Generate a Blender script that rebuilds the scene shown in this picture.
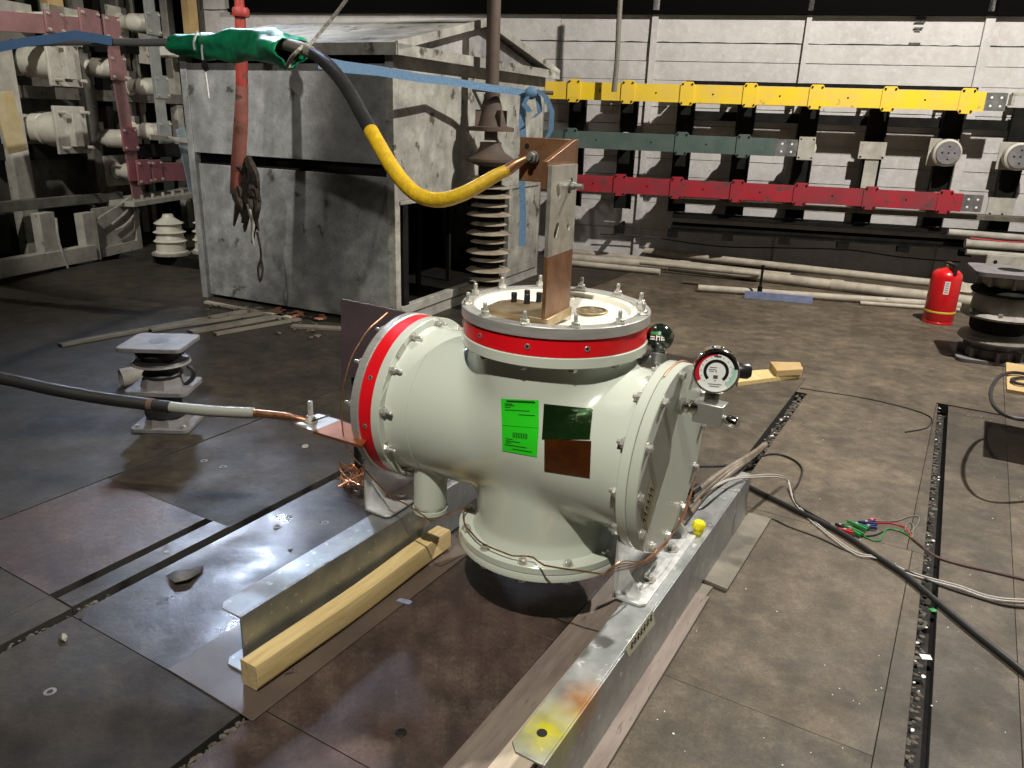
import bpy, bmesh, math, random
import numpy as np
from math import sin, cos, pi, radians, sqrt, atan2, hypot
from mathutils import Vector, Matrix, Quaternion
random.seed(7)
for o in list(bpy.data.objects): bpy.data.objects.remove(o)
scene = bpy.context.scene
COL = scene.collection

# ---------------------------------------------------------------- camera
F = 770.0; CH = 1.6; PITCH = radians(19); ROLL = radians(2.0)
fw = Vector((0, cos(PITCH), -sin(PITCH))); rt = Vector((1, 0, 0)); up = rt.cross(fw)
r2 = rt*cos(ROLL) + up*sin(ROLL); u2 = up*cos(ROLL) - rt*sin(ROLL)
CP = Vector((0, 0, CH))
cd = bpy.data.cameras.new('camera'); cam = bpy.data.objects.new('camera', cd); COL.objects.link(cam)
cd.sensor_width = 36; cd.lens = F/1024*36; cd.clip_end = 100; cd.clip_start = .05
Mc = Matrix.Identity(4)
for i in range(3):
    Mc[i][0] = r2[i]; Mc[i][1] = u2[i]; Mc[i][2] = -fw[i]; Mc[i][3] = CP[i]
cam.matrix_world = Mc
scene.camera = cam

# ---------------------------------------------------------------- world, lamps, exposure
world = bpy.data.worlds.new('world'); scene.world = world; world.use_nodes = True
world.node_tree.nodes['Background'].inputs[0].default_value = (.8, .9, 1, 1)
world.node_tree.nodes['Background'].inputs[1].default_value = .007
def lamp(name, kind, loc, tgt, energy, color, size, cone=None, blend=.3):
    l = bpy.data.lights.new(name, kind); l.energy = energy; l.color = color
    if kind == 'AREA': l.shape = 'DISK'; l.size = size
    else: l.shadow_soft_size = size
    if kind == 'SPOT': l.spot_size = radians(cone); l.spot_blend = blend
    o = bpy.data.objects.new(name, l); COL.objects.link(o); o.location = loc
    d = Vector(tgt) - Vector(loc); o.rotation_euler = d.to_track_quat('-Z', 'Y').to_euler()
    return o
lamp('chamber_floodlight', 'SPOT', (-.45, -.1, 4.4), (.0, 2.9, .2), 900, (1, .95, .84), .05, 56, .5)
lamp('wall_floodlight', 'SPOT', (3.6, 4.6, 5.2), (2.4, 5.2, 0), 1850, (1, .95, .88), .06, 150, .3)
lamp('rack_floodlight', 'SPOT', (-3.5, 3.4, 5.0), (-2.9, 7.9, 1.7), 1050, (1, .97, .90), .07, 50, .4)
lamp('hall_floodlight', 'SPOT', (-2.2, -.6, 4.3), (-1.9, 6.4, 1.8), 430, (1, .97, .90), .07, 35, .6)
lamp('cool_hall_lamp', 'AREA', (-3.9, 10.2, 5.0), (-1.3, 2.4, 0), 19, (.66, .77, 1), .8).data.spread = radians(42)
vs = scene.view_settings
vs.view_transform = 'Standard'; vs.look = 'None'; vs.exposure = 0.0; vs.gamma = 1; vs.use_curve_mapping = False

# ---------------------------------------------------------------- pixel helpers
def ray(x, y):
    return (fw*F + r2*(x-512) - u2*(y-384)).normalized()
def gz(x, y, z=0.0):
    d = ray(x, y); return CP + d*((z-CH)/d.z)
def onp(x, y, p, n):
    d = ray(x, y); return CP + d*((p-CP).dot(n)/d.dot(n))
def atd(x, y, dist): return CP + ray(x, y)*dist
def atdepth(x, y, Y):
    d = ray(x, y); return CP + d*(Y/d.y)
def proj(p):
    v = Vector(p)-CP; z = v.dot(fw); return 512+F*v.dot(r2)/z, 384-F*v.dot(u2)/z

A = radians(30); ea = Vector((cos(A), -sin(A), 0)); eb = Vector((sin(A), cos(A), 0)); ez = Vector((0, 0, 1))
def U(u, v, z=0): return ea*u + eb*v + ez*z
def frame(x, y, z, o):
    m = Matrix.Identity(4)
    for i in range(3): m[i][0] = x[i]; m[i][1] = y[i]; m[i][2] = z[i]; m[i][3] = o[i]
    return m
GF = frame(ea, eb, ez, (0, 0, 0))
def zframe(p, z, x=None):
    z = Vector(z).normalized()
    if x is None: x = Vector((1, 0, 0)) if abs(z.x) < .8 else Vector((0, 1, 0))
    x = Vector(x); y = z.cross(x).normalized(); x = y.cross(z)
    return frame(x, y, z, p)

# ---------------------------------------------------------------- mesh builder
class MB:
    def __init__(s): s.v = []; s.f = []
    def _add(s, vs, fs, M=None):
        k = len(s.v)
        s.v += [tuple(M @ Vector(p)) if M else tuple(p) for p in vs]
        s.f += [tuple(i+k for i in f) for f in fs]; return s
    def box(s, x0, x1, y0, y1, z0, z1, M=None):
        return s._add([(x0,y0,z0),(x1,y0,z0),(x1,y1,z0),(x0,y1,z0),(x0,y0,z1),(x1,y0,z1),(x1,y1,z1),(x0,y1,z1)],
            [(3,2,1,0),(4,5,6,7),(0,1,5,4),(1,2,6,5),(2,3,7,6),(3,0,4,7)], M)
    def prism(s, poly, z0, z1, M=None):
        n = len(poly); vs = [(x,y,z0) for x,y in poly]+[(x,y,z1) for x,y in poly]
        return s._add(vs, [tuple(range(n-1,-1,-1)), tuple(range(n,2*n))]+[(i,(i+1)%n,n+(i+1)%n,n+i) for i in range(n)], M)
    def lathe(s, prof, n=24, M=None, a0=0, a1=2*pi):
        full = abs(a1-a0-2*pi) < 1e-6; m = n if full else n+1; vs = []; fs = []
        for r, z in prof:
            for i in range(m):
                t = a0+(a1-a0)*i/n; vs.append((r*cos(t), r*sin(t), z))
        for j in range(len(prof)-1):
            for i in range(n):
                i2 = (i+1) % m
                fs.append((j*m+i, j*m+i2, (j+1)*m+i2, (j+1)*m+i))
        if full:
            if prof[0][0] > 1e-5: fs.append(tuple(range(m-1,-1,-1)))
            k = (len(prof)-1)*m
            if prof[-1][0] > 1e-5: fs.append(tuple(range(k, k+m)))
        return s._add(vs, fs, M)
    def ring(s, ri, ro, z0, z1, n=48, M=None, ch=0.002):
        pr = [(ri,z0),(ro-ch,z0),(ro,z0+ch),(ro,z1-ch),(ro-ch,z1),(ri,z1)]; m = len(pr); vs = []; fs = []
        for i in range(n):
            t = 2*pi*i/n
            for r, z in pr: vs.append((r*cos(t), r*sin(t), z))
        for i in range(n):
            for j in range(m):
                a_, b_ = i*m+j, i*m+(j+1)%m; c_, d_ = ((i+1)%n)*m+(j+1)%m, ((i+1)%n)*m+j
                fs.append((d_, c_, b_, a_))
        return s._add(vs, fs, M)
    def cyl(s, p0, p1, r, n=12, r1=None):
        p0 = Vector(p0); p1 = Vector(p1); M = zframe(p0, p1-p0); h = (p1-p0).length
        return s.lathe([(r,0),(r if r1 is None else r1,h)], n, M)
    def bar(s, p0, p1, w, t, nrm):
        """flat bar from p0 to p1, width w across, thickness t along nrm (centred)"""
        p0 = Vector(p0); p1 = Vector(p1); x = (p1-p0); L = x.length; x.normalize()
        n_ = Vector(nrm); n_ = (n_ - x*n_.dot(x)).normalized(); y = n_.cross(x)
        return s.box(0, L, -w/2, w/2, -t/2, t/2, frame(x, y, n_, p0))
    def tube(s, pts, r, n=8, smooth=4):
        pts = [Vector(p) for p in pts]
        rs = r if isinstance(r, (list, tuple)) else [r]*len(pts)
        if smooth > 1 and len(pts) > 2:
            q = []; rr = []
            for i in range(len(pts)-1):
                p0 = pts[max(i-1,0)]; p1 = pts[i]; p2 = pts[i+1]; p3 = pts[min(i+2,len(pts)-1)]
                for k in range(smooth):
                    t = k/smooth; t2 = t*t; t3 = t2*t
                    q.append(.5*((2*p1)+(p2-p0)*t+(2*p0-5*p1+4*p2-p3)*t2+(3*p1-p0-3*p2+p3)*t3)); rr.append(rs[i]*(1-t)+rs[i+1]*t)
            q.append(pts[-1]); rr.append(rs[-1]); pts, rs = q, rr
        T = [(pts[min(i+1,len(pts)-1)]-pts[max(i-1,0)]).normalized() for i in range(len(pts))]
        nx = T[0].orthogonal().normalized(); vs = []; fs = []
        for i, p in enumerate(pts):
            nx = (nx - T[i]*nx.dot(T[i])).normalized(); ny = T[i].cross(nx)
            for k in range(n):
                a_ = 2*pi*k/n; vs.append(p + (nx*cos(a_)+ny*sin(a_))*rs[i])
        for i in range(len(pts)-1):
            for k in range(n):
                k2 = (k+1) % n; fs.append((i*n+k, i*n+k2, (i+1)*n+k2, (i+1)*n+k))
        fs.append(tuple(range(n-1,-1,-1))); e = (len(pts)-1)*n; fs.append(tuple(range(e, e+n)))
        return s._add(vs, fs)
    def hexa(s, r, z0, z1, M=None): return s.lathe([(r*.92,z0),(r,z0+.1*(z1-z0)),(r,z0+.9*(z1-z0)),(r*.88,z1)], 6, M)
    def rock(s, p, r, sq=.6):
        vs = []; bm = bmesh.new(); bmesh.ops.create_icosphere(bm, subdivisions=1, radius=1)
        k = [(random.uniform(.6,1.2), random.uniform(.6,1.2), random.uniform(.4,1)*sq)]
        an = random.uniform(0, 6); R = Matrix.Rotation(an, 3, 'Z')
        for v in bm.verts:
            c = v.co*random.uniform(.75,1.2); c = R @ Vector((c.x*k[0][0], c.y*k[0][1], c.z*k[0][2])); vs.append(Vector(p)+c*r)
        fs = [tuple(v.index for v in f.verts) for f in bm.faces]; bm.free()
        return s._add(vs, fs)
    def mesh(s, name, smooth=40):
        me = bpy.data.meshes.new(name); me.from_pydata(s.v, [], s.f); me.update()
        if smooth:
            me.polygons.foreach_set('use_smooth', [True]*len(me.polygons))
            me.set_sharp_from_angle(angle=radians(smooth))
        return me
def link(name, me, mat=None, parent=None, M=None, bevel=0):
    if isinstance(me, MB): me = me.mesh(name)
    o = bpy.data.objects.new(name, me); COL.objects.link(o)
    if mat and not me.materials: me.materials.append(mat)
    if parent: o.parent = parent
    if M is not None: o.matrix_local = M
    if bevel:
        b = o.modifiers.new('bevel', 'BEVEL'); b.width = bevel; b.segments = 2; b.limit_method = 'ANGLE'; b.angle_limit = radians(50)
    return o
def tag(o, label, cat, group=None):
    o['label'] = label; o['category'] = cat
    if group: o['group'] = group
    return o
def thing(name, label, cat, M=None, group=None):
    o = bpy.data.objects.new(name, None); COL.objects.link(o); o.empty_display_size = .1
    if M is not None: o.matrix_world = M
    return tag(o, label, cat, group)
def struct(o, label=None, cat=None):
    o['kind'] = 'structure'
    if label: o['label'] = label
    if cat: o['category'] = cat
    return o

# ---------------------------------------------------------------- materials
MATS = {}
def mat(name, c1, c2=None, rough=.6, metal=0, scale=6, bump=0, bscale=40, rv=.1, spot=None, coat=0, spec=.5, det=6, c3=None, stretch=None, lo=.35, hi=.65, grime=0):
    if name in MATS: return MATS[name]
    m = bpy.data.materials.new(name); m.use_nodes = True; nt = m.node_tree; N = nt.nodes; L = nt.links
    b = N['Principled BSDF']; b.inputs['Metallic'].default_value = metal; b.inputs['Roughness'].default_value = rough
    b.inputs['Specular IOR Level'].default_value = spec; b.inputs['Coat Weight'].default_value = coat; b.inputs['Coat Roughness'].default_value = .08
    MATS[name] = m
    c1 = (*c1, 1)
    if c2 is None: b.inputs['Base Color'].default_value = c1; 
    tc = N.new('ShaderNodeTexCoord'); src = tc.outputs['Object']
    if stretch:
        mp = N.new('ShaderNodeMapping'); mp.inputs['Scale'].default_value = stretch; L.new(src, mp.inputs[0]); src = mp.outputs[0]
    def noise(sc, d=det, r=.6):
        n = N.new('ShaderNodeTexNoise'); n.inputs['Scale'].default_value = sc; n.inputs['Detail'].default_value = d; n.inputs['Roughness'].default_value = r
        L.new(src, n.inputs['Vector']); return n.outputs['Fac']
    def ramp(fac, a, bb):
        r = N.new('ShaderNodeMapRange'); r.inputs[1].default_value = a; r.inputs[2].default_value = bb; L.new(fac, r.inputs[0]); return r.outputs[0]
    def mix(fac, x, y):
        k = N.new('ShaderNodeMix'); k.data_type = 'RGBA'; L.new(fac, k.inputs[0])
        for q, i in ((x, 6), (y, 7)):
            if isinstance(q, tuple): k.inputs[i].default_value = q
            else: L.new(q, k.inputs[i])
        return k.outputs[2]
    if c2 is not None:
        n1 = noise(scale); col = mix(ramp(n1, lo, hi), c1, (*c2, 1))
        if c3: col = mix(ramp(noise(scale*5.3, 10, .75), .47, .68), col, (*c3, 1))
        if spot: col = mix(ramp(noise(spot[1]), spot[2], spot[2]+.06), col, (*spot[0], 1))
        if grime:
            for sc_, d_, a_, b_, o0, o1 in ((.9,12,.38,.62,1-.55*grime,1.12), (7,10,.40,.62,1-.45*grime,1.1), (110,3,.35,.7,1-.3*grime,1.15)):
                r_ = N.new('ShaderNodeMapRange'); r_.inputs[1].default_value = a_; r_.inputs[2].default_value = b_; r_.inputs[3].default_value = o0; r_.inputs[4].default_value = o1
                L.new(noise(sc_, d_, .72), r_.inputs[0])
                k = N.new('ShaderNodeMix'); k.data_type = 'RGBA'; k.blend_type = 'MULTIPLY'; k.inputs[0].default_value = 1
                L.new(col, k.inputs[6]); L.new(r_.outputs[0], k.inputs[7]); col = k.outputs[2]
        L.new(col, b.inputs['Base Color'])
    if rv:
        r = N.new('ShaderNodeMapRange'); r.inputs[1].default_value = .3; r.inputs[2].default_value = .7
        r.inputs[3].default_value = max(.02, rough-rv); r.inputs[4].default_value = min(1, rough+rv)
        L.new(noise(scale*1.7), r.inputs[0]); L.new(r.outputs[0], b.inputs['Roughness'])
    if bump:
        bp = N.new('ShaderNodeBump'); bp.inputs['Strength'].default_value = bump; bp.inputs['Distance'].default_value = .01
        L.new(noise(bscale), bp.inputs['Height']); L.new(bp.outputs[0], b.inputs['Normal'])
    return m
def emis(m, col, st):
    b = m.node_tree.nodes['Principled BSDF']; b.inputs['Emission Color'].default_value = (*col,1); b.inputs['Emission Strength'].default_value = st

m_tank = mat('tank_paint', (.51,.55,.48), rough=.2, rv=.04, coat=.5, spec=.5)
m_tankm = mat('tank_cover_paint', (.44,.475,.41), rough=.42, rv=.05)
m_ringal = mat('machined_aluminium', (.60,.60,.57), (.48,.48,.46), rough=.36, metal=.6, scale=10, stretch=(1,1,12))
m_red = mat('red_ring_paint', (.62,.006,.012), rough=.4, rv=.05, coat=.1, spec=.3)
m_resin = mat('cast_resin_cream', (.80,.77,.66), rough=.3, rv=.05)
m_zinc = mat('zinc_steel', (.66,.65,.60), (.50,.50,.46), rough=.3, metal=.65, scale=30)
m_galv = mat('galvanised_steel', (.40,.41,.40), (.28,.30,.30), rough=.46, metal=.75, scale=9, rv=.12, spot=((.62,.62,.60),30,.62))
m_galvbr = mat('bright_galvanised', (.74,.75,.74), (.58,.59,.59), rough=.42, metal=.6, scale=25, rv=.1, bump=.06, bscale=50)
m_copper = mat('copper_bar', (.26,.13,.065), (.17,.085,.042), rough=.42, metal=.65, scale=14, spot=((.10,.05,.03),20,.66))
m_copbr = mat('bright_copper', (.62,.32,.18), (.4,.2,.11), rough=.35, metal=.9, scale=60)
m_tin = mat('tinned_copper', (.62,.60,.52), (.5,.48,.42), rough=.38, metal=.85, scale=20)
m_brass = mat('brass_plate', (.44,.34,.20), (.34,.25,.14), rough=.4, metal=.8, scale=20)
m_black = mat('black_bolt', (.012,.012,.012), rough=.35)
m_rubber = mat('black_rubber', (.015,.015,.015), rough=.5, rv=.1)
m_yellow = mat('yellow_tape', (.55,.36,.01), (.42,.26,.01), rough=.45, scale=40, bump=.4, bscale=70)
m_green_t = mat('green_cloth', (.008,.36,.15), (.004,.18,.075), rough=.45, scale=14, bump=.3, bscale=25)
m_greyins = mat('grey_sheath', (.25,.26,.23), rough=.35)
m_greysh = mat('braided_grey_sheath', (.22,.20,.17), (.14,.13,.11), rough=.6, scale=60)
m_rope = mat('rope_fibre', (.45,.42,.36), (.12,.11,.1), rough=.9, scale=60)
m_blue = mat('blue_webbing', (.13,.24,.36), (.08,.16,.27), rough=.8, scale=60, bump=.4, bscale=200)
m_cab = mat('weathered_zinc_sheet', (.46,.46,.45), (.32,.32,.32), rough=.5, metal=.3, scale=2.6, rv=.12, spot=((.12,.12,.11),5,.62), bump=.08, bscale=6, grime=.6)
m_cabw = mat('limewashed_sheet', (.42,.41,.36), (.26,.25,.22), rough=.75, scale=5, spot=((.08,.07,.055),6,.60), grime=.5)
m_dark = mat('black_steel_and_shade', (.006,.006,.0055), (.014,.013,.011), rough=.8, scale=8, spec=.12)
m_blackband = mat('near_black', (.003,.003,.003), rough=.95, rv=0, spec=.03)
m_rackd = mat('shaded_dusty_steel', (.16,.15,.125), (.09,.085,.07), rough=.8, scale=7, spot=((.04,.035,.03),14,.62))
m_olive = mat('dusty_steel', (.13,.12,.085), (.06,.055,.04), rough=.7, scale=10)
m_conc = mat('limewashed_concrete', (.54,.52,.50), (.43,.41,.39), rough=.9, scale=2.2, rv=.05, bump=1.0, bscale=9, c3=(.57,.55,.54), spot=((.22,.2,.18),14,.69))
m_concb = mat('concrete_joint', (.26,.25,.22), (.17,.16,.14), rough=.95, scale=8, bump=1, bscale=30)
m_ybus = mat('yellow_bus_paint', (.82,.56,.006), (.72,.50,.07), rough=.55, scale=5, spot=((.42,.28,.10),9,.64))
m_gbus = mat('green_bus_paint', (.055,.095,.085), (.09,.12,.10), rough=.5, scale=5, spot=((.13,.13,.1),9,.66))
m_rbus = mat('red_bus_paint', (.36,.012,.025), (.22,.03,.04), rough=.55, scale=4, spot=((.10,.045,.045),6,.60))
m_baral = mat('bare_aluminium', (.25,.25,.24), (.14,.14,.13), rough=.5, metal=.7, scale=12)
m_porc = mat('porcelain', (.60,.57,.48), (.48,.45,.37), rough=.4, scale=9)
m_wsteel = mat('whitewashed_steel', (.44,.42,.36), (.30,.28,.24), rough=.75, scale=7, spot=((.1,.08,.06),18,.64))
m_pink = mat('faded_red_bus', (.26,.13,.13), (.19,.10,.095), rough=.6, scale=7, spot=((.16,.09,.08),12,.68))
m_pinkr = mat('rose_bus', (.34,.10,.13), (.24,.08,.09), rough=.55, scale=6)
m_greyb = mat('grey_bus', (.26,.27,.25), (.18,.19,.18), rough=.6, scale=7)
m_blueb = mat('blue_grey_bus', (.24,.30,.33), (.17,.21,.23), rough=.6, scale=7)
m_wood = mat('fresh_timber', (.72,.56,.28), (.58,.42,.18), rough=.65, scale=5, stretch=(14,1,14), spot=((.35,.2,.07),3,.7))
m_woodend = mat('timber_end_grain', (.60,.48,.27), (.45,.33,.16), rough=.8, scale=40)
m_ply = mat('pale_board', (.55,.46,.36), (.42,.35,.27), rough=.7, scale=5, stretch=(10,1,10))
m_plank = mat('worn_grey_plank', (.22,.18,.15), (.15,.115,.10), rough=.6, scale=5, stretch=(8,1,8), spot=((.10,.075,.065),12,.62))
m_plank2 = mat('dusty_plank', (.20,.18,.14), (.13,.115,.09), rough=.7, scale=7)
m_tan = mat('tan_wood', (.50,.35,.16), (.42,.28,.12), rough=.7, scale=5)
m_sheet = mat('brown_hardboard', (.105,.078,.062), (.068,.05,.042), rough=.42, scale=4, rv=.1, spot=((.16,.13,.11),22,.70))
m_f_red = mat('floor_red_brown', (0.1040,0.0650,0.0539), (0.0624,0.0443,0.0372), rough=.48, scale=2.6, rv=.12, c3=(0.1352,0.0965,0.0791), spot=((0.0291,0.0236,0.0205),6,.68), bump=.12, bscale=40, grime=.9)
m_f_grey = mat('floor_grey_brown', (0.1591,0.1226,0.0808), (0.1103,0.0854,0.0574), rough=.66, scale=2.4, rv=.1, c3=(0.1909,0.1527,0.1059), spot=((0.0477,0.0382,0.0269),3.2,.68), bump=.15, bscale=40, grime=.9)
m_f_grey2 = mat('floor_grey_brown_dark', (0.1290,0.0995,0.0669), (0.0863,0.0680,0.0466), rough=.66, scale=3.1, rv=.1, c3=(0.1560,0.1271,0.0889), spot=((0.0364,0.0295,0.0220),4,.68), bump=.15, bscale=40, grime=.9)
m_f_damp = mat('floor_damp', (0.0692,0.0580,0.0505), (0.0395,0.0337,0.0298), rough=.38, scale=3, rv=.16, c3=(0.0889,0.0777,0.0704), spot=((0.0296,0.0243,0.0217),6,.66), bump=.2, bscale=18, grime=.9)
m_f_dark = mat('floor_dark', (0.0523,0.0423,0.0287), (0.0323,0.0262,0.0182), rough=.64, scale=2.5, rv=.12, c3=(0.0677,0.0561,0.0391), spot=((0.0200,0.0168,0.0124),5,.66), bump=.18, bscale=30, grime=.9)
m_pit = mat('slot_dirt_and_shade', (.012,.011,.010), (.02,.018,.016), rough=.9, scale=12)
m_debris = mat('debris', (.14,.12,.095), (.05,.043,.037), rough=.9, scale=25)
m_white = mat('white_paper', (.75,.75,.72), rough=.7, rv=0)
m_ext = mat('extinguisher_red', (.62,.008,.012), rough=.3, rv=.05, coat=.3)
m_yband = mat('yellow_band', (.7,.5,.05), rough=.5)
m_bluest = mat('pale_blue_steel', (.26,.30,.46), (.18,.21,.34), rough=.5, scale=12)
m_ironp = mat('painted_iron', (.30,.285,.25), (.19,.18,.16), rough=.6, scale=9, spot=((.05,.045,.04),14,.64))
m_ironl = mat('pale_painted_iron', (.19,.18,.185), (.12,.115,.115), rough=.6, scale=12)
m_pipe = mat('dusty_pipe', (.48,.43,.34), (.34,.30,.24), rough=.65, scale=8, spot=((.12,.1,.08),12,.66))
m_rust = mat('rusty_steel', (.10,.065,.045), (.06,.045,.035), rough=.75, scale=9)
m_redp = mat('red_oxide_paint', (.34,.03,.02), (.22,.03,.02), rough=.55, scale=9, spot=((.08,.045,.035),10,.60))
m_redb = mat('burnt_red_paint', (.27,.08,.055), (.16,.06,.045), rough=.7, scale=12, spot=((.06,.04,.03),14,.60))
m_char = mat('charred_cloth', (.02,.016,.013), (.06,.045,.03), rough=.9, scale=25)
m_plum = mat('plum_bakelite', (.085,.058,.065), (.055,.04,.045), rough=.55, scale=4)
m_lblg = mat('green_sticker', (.02,.60,.012), rough=.45, rv=0)
m_ink = mat('printed_ink', (.005,.05,.008), rough=.5, rv=0)
m_ink2 = mat('pen_ink', (.01,.01,.01), rough=.6, rv=0)
m_foilg = mat('dark_green_foil', (.012,.035,.010), (.02,.06,.015), rough=.12, metal=.6, scale=10, bump=.7, bscale=22, coat=1)
m_foilb = mat('brown_foil', (.13,.038,.006), (.07,.02,.005), rough=.14, metal=.5, scale=10, bump=.7, bscale=22, coat=1)
m_tape = mat('masking_tape', (.62,.60,.44), (.5,.5,.36), rough=.7, scale=30)
m_chrome = mat('chromed_steel', (.70,.69,.66), rough=.12, metal=1, rv=.03)
m_dial = mat('dial_white', (.75,.77,.75), rough=.4, rv=0)
m_dgrn = mat('dial_green', (.36,.55,.46), rough=.4, rv=0)
m_dred = mat('dial_red', (.50,.01,.03), rough=.4, rv=0)
m_alum = mat('aluminium_block', (.50,.50,.47), rough=.35, metal=.8, rv=.06)
m_capy = mat('yellow_plastic', (.75,.66,.01), rough=.4)
m_lime = mat('green_insulation', (.02,.22,.05), rough=.4)
m_redins = mat('red_insulation', (.45,.02,.03), rough=.4)
m_navy = mat('navy_plastic', (.02,.03,.12), rough=.4)
m_wirew = mat('pale_grey_wire', (.42,.39,.36), rough=.5)
m_valve = mat('black_glossy_valve', (.008,.014,.009), rough=.15, coat=.6, rv=.02)
m_ceil = mat('dark_ceiling', (.05,.05,.045), rough=.9)
m_tarp = mat('dark_green_wall', (.05,.065,.05), (.035,.045,.035), rough=.8, scale=2)
# galvanised beam with yellow and orange marking spray near its front end
def beam_mat():
    m = m_galv.copy(); m.name = 'sprayed_galvanised'; nt = m.node_tree; N = nt.nodes; L = nt.links
    b = N['Principled BSDF']; base = b.inputs['Base Color'].links[0].from_socket
    tc = N.new('ShaderNodeTexCoord'); col = base
    for cen, rad, c in (((-.60,1.47,.22), .10, (.45,.20,.05)), ((-.64,1.335,.22), .12, (.55,.50,.03))):
        d = N.new('ShaderNodeVectorMath'); d.operation = 'DISTANCE'; d.inputs[1].default_value = cen; L.new(tc.outputs['Object'], d.inputs[0])
        n = N.new('ShaderNodeTexNoise'); n.inputs['Scale'].default_value = 30; n.inputs['Detail'].default_value = 6; L.new(tc.outputs['Object'], n.inputs['Vector'])
        r = N.new('ShaderNodeMapRange'); r.inputs[1].default_value = rad; r.inputs[2].default_value = .01; L.new(d.outputs['Value'], r.inputs[0])
        mu = N.new('ShaderNodeMath'); mu.operation = 'MULTIPLY'; L.new(r.outputs[0], mu.inputs[0]); L.new(n.outputs['Fac'], mu.inputs[1])
        m2 = N.new('ShaderNodeMath'); m2.operation = 'MULTIPLY'; m2.use_clamp = True; m2.inputs[1].default_value = 1.7; L.new(mu.outputs[0], m2.inputs[0])
        k = N.new('ShaderNodeMix'); k.data_type = 'RGBA'; L.new(m2.outputs[0], k.inputs[0]); L.new(col, k.inputs[6]); k.inputs[7].default_value = (*c, 1); col = k.outputs[2]
    L.new(col, b.inputs['Base Color']); return m
m_beam = beam_mat()

# ================================================================ SETTING
# floor: dirt bed with separate plates; slots stay open between the plates
fl = struct(link('floor', MB().box(-9,10,-6,14,-.20,-.075), m_pit), 'dark brown shop floor of plates with open slots', 'floor')
def plate(poly, m, th=.06, top=0.0):
    me = MB().prism(poly, top-th, top, GF).mesh('floor_plate')
    me.materials.append(m); me.materials.append(m_pit)
    for p_ in me.polygons: p_.material_index = 0 if abs(p_.normal.z) > .5 else 1  # plate sides near-black: the shade inside the slots is put into their colour
    o = link('floor_plate', me, None, fl, bevel=.0015); return o
g = .0009
def rp(u0, u1, v0, v1, m, top=0.0): return plate([(u0+g,v0+g),(u1-g,v0+g),(u1-g,v1-g),(u0+g,v1-g)], m, top=top)
# left field
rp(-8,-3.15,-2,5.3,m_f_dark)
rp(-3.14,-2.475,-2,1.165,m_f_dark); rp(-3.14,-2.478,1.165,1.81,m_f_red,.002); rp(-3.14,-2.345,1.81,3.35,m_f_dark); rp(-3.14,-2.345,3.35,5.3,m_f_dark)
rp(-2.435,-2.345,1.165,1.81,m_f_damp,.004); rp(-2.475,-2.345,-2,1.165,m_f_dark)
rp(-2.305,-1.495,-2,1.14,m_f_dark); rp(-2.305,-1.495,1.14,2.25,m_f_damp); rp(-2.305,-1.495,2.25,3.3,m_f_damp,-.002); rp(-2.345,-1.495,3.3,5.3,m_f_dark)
# middle field
rp(-1.462,-.735,-2,1.18,m_f_red); rp(-1.462,-.905,1.18,1.9,m_f_red,.001); rp(-1.462,-.905,1.9,3.3,m_f_red); rp(-.905,-.765,1.18,3.3,m_f_red)
rp(-1.495,-.765,3.3,4.3,m_f_grey2); rp(-1.495,-.765,4.3,5.3,m_f_grey2)
# right field
rp(-.725,.05,-2,.95,m_f_grey2); rp(-.725,.05,.95,1.94,m_f_grey2,.001); rp(-.725,.05,1.94,3.2,m_f_grey); rp(-.695,.03,3.2,4.98,m_f_grey); rp(-.765,.03,4.98,5.3,m_f_grey)
def slu(v): return .195-.026*(v-1)   # slot on the right runs slightly askew
for v0, v1 in ((-2,1.6),(1.6,3.2),(3.2,5.28)):
    plate([(.0505 if v1<3.3 else .0305,v0+g),(slu(v0)-.045,v0+g),(slu(v1)-.045,v1-g),(.0505 if v1<3.3 else .0305,v1-g)], m_f_grey2)
    plate([(slu(v0)+.012,v0+g),(.40,v0+g),(.40,v1-g),(slu(v1)+.012,v1-g)], m_f_grey2)
rp(.40,8,-2,13,m_f_grey)
# far field
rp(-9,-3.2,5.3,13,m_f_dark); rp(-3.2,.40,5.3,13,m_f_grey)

# back wall frame
BW = radians(13); nw = Vector((sin(BW), cos(BW), 0)); tw = Vector((cos(BW), -sin(BW), 0)); PW = gz(770, 268)
WM = frame(tw, -nw, ez, PW)       # local x right along wall, y toward the room, z up
WMi = WM.inverted()
def wpx(x, y, d=0): return WMi @ onp(x, y, PW-nw*d, nw)   # pixel -> wall coords at stand-off d
wall = struct(link('wall_back', MB().box(-7.5,6,-.4,-.02,0,6.6), m_concb, None, WM), 'limewashed concrete wall of wide horizontal courses', 'wall')
rows = [0] + sorted([wpx(700,yy).z for yy in (232,205,178,160,142,126,108,81,62,43,12)]) + [3.35, 3.9, 4.6, 5.4, 6.4]
cols_x = [-7.4] + [wpx(xx,50).x for xx in (400,560,654,804,984)] + [4.2, 6]
rng = random.Random(3)
for i in range(len(rows)-1):
    for j in range(len(cols_x)-1):
        e = rng.uniform(-.006,.006)
        gp = .0015 if i % 3 else .004
        x0, x1, z0, z1 = cols_x[j]+.003, cols_x[j+1]-.003, rows[i]+gp, rows[i+1]-gp
        # chipped upper and lower arrises
        n = max(4, int((x1-x0)/.09)); amp = .002 if i not in (10,11) else .012
        lo_ = [(x0+(x1-x0)*k/n, z0+rng.uniform(0,amp)) for k in range(n+1)]; hi_ = [(x0+(x1-x0)*k/n, z1-rng.uniform(0,amp)) for k in range(n,-1,-1)]
        # prism axis is local z -> map to wall y (toward the room)
        Mp = Matrix(((1,0,0,0),(0,0,-1,0),(0,1,0,0),(0,0,0,1)))
        me = MB().prism(lo_+hi_, -(.015+e), .03, Mp)
        link('concrete_course', me, m_conc, wall)
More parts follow.
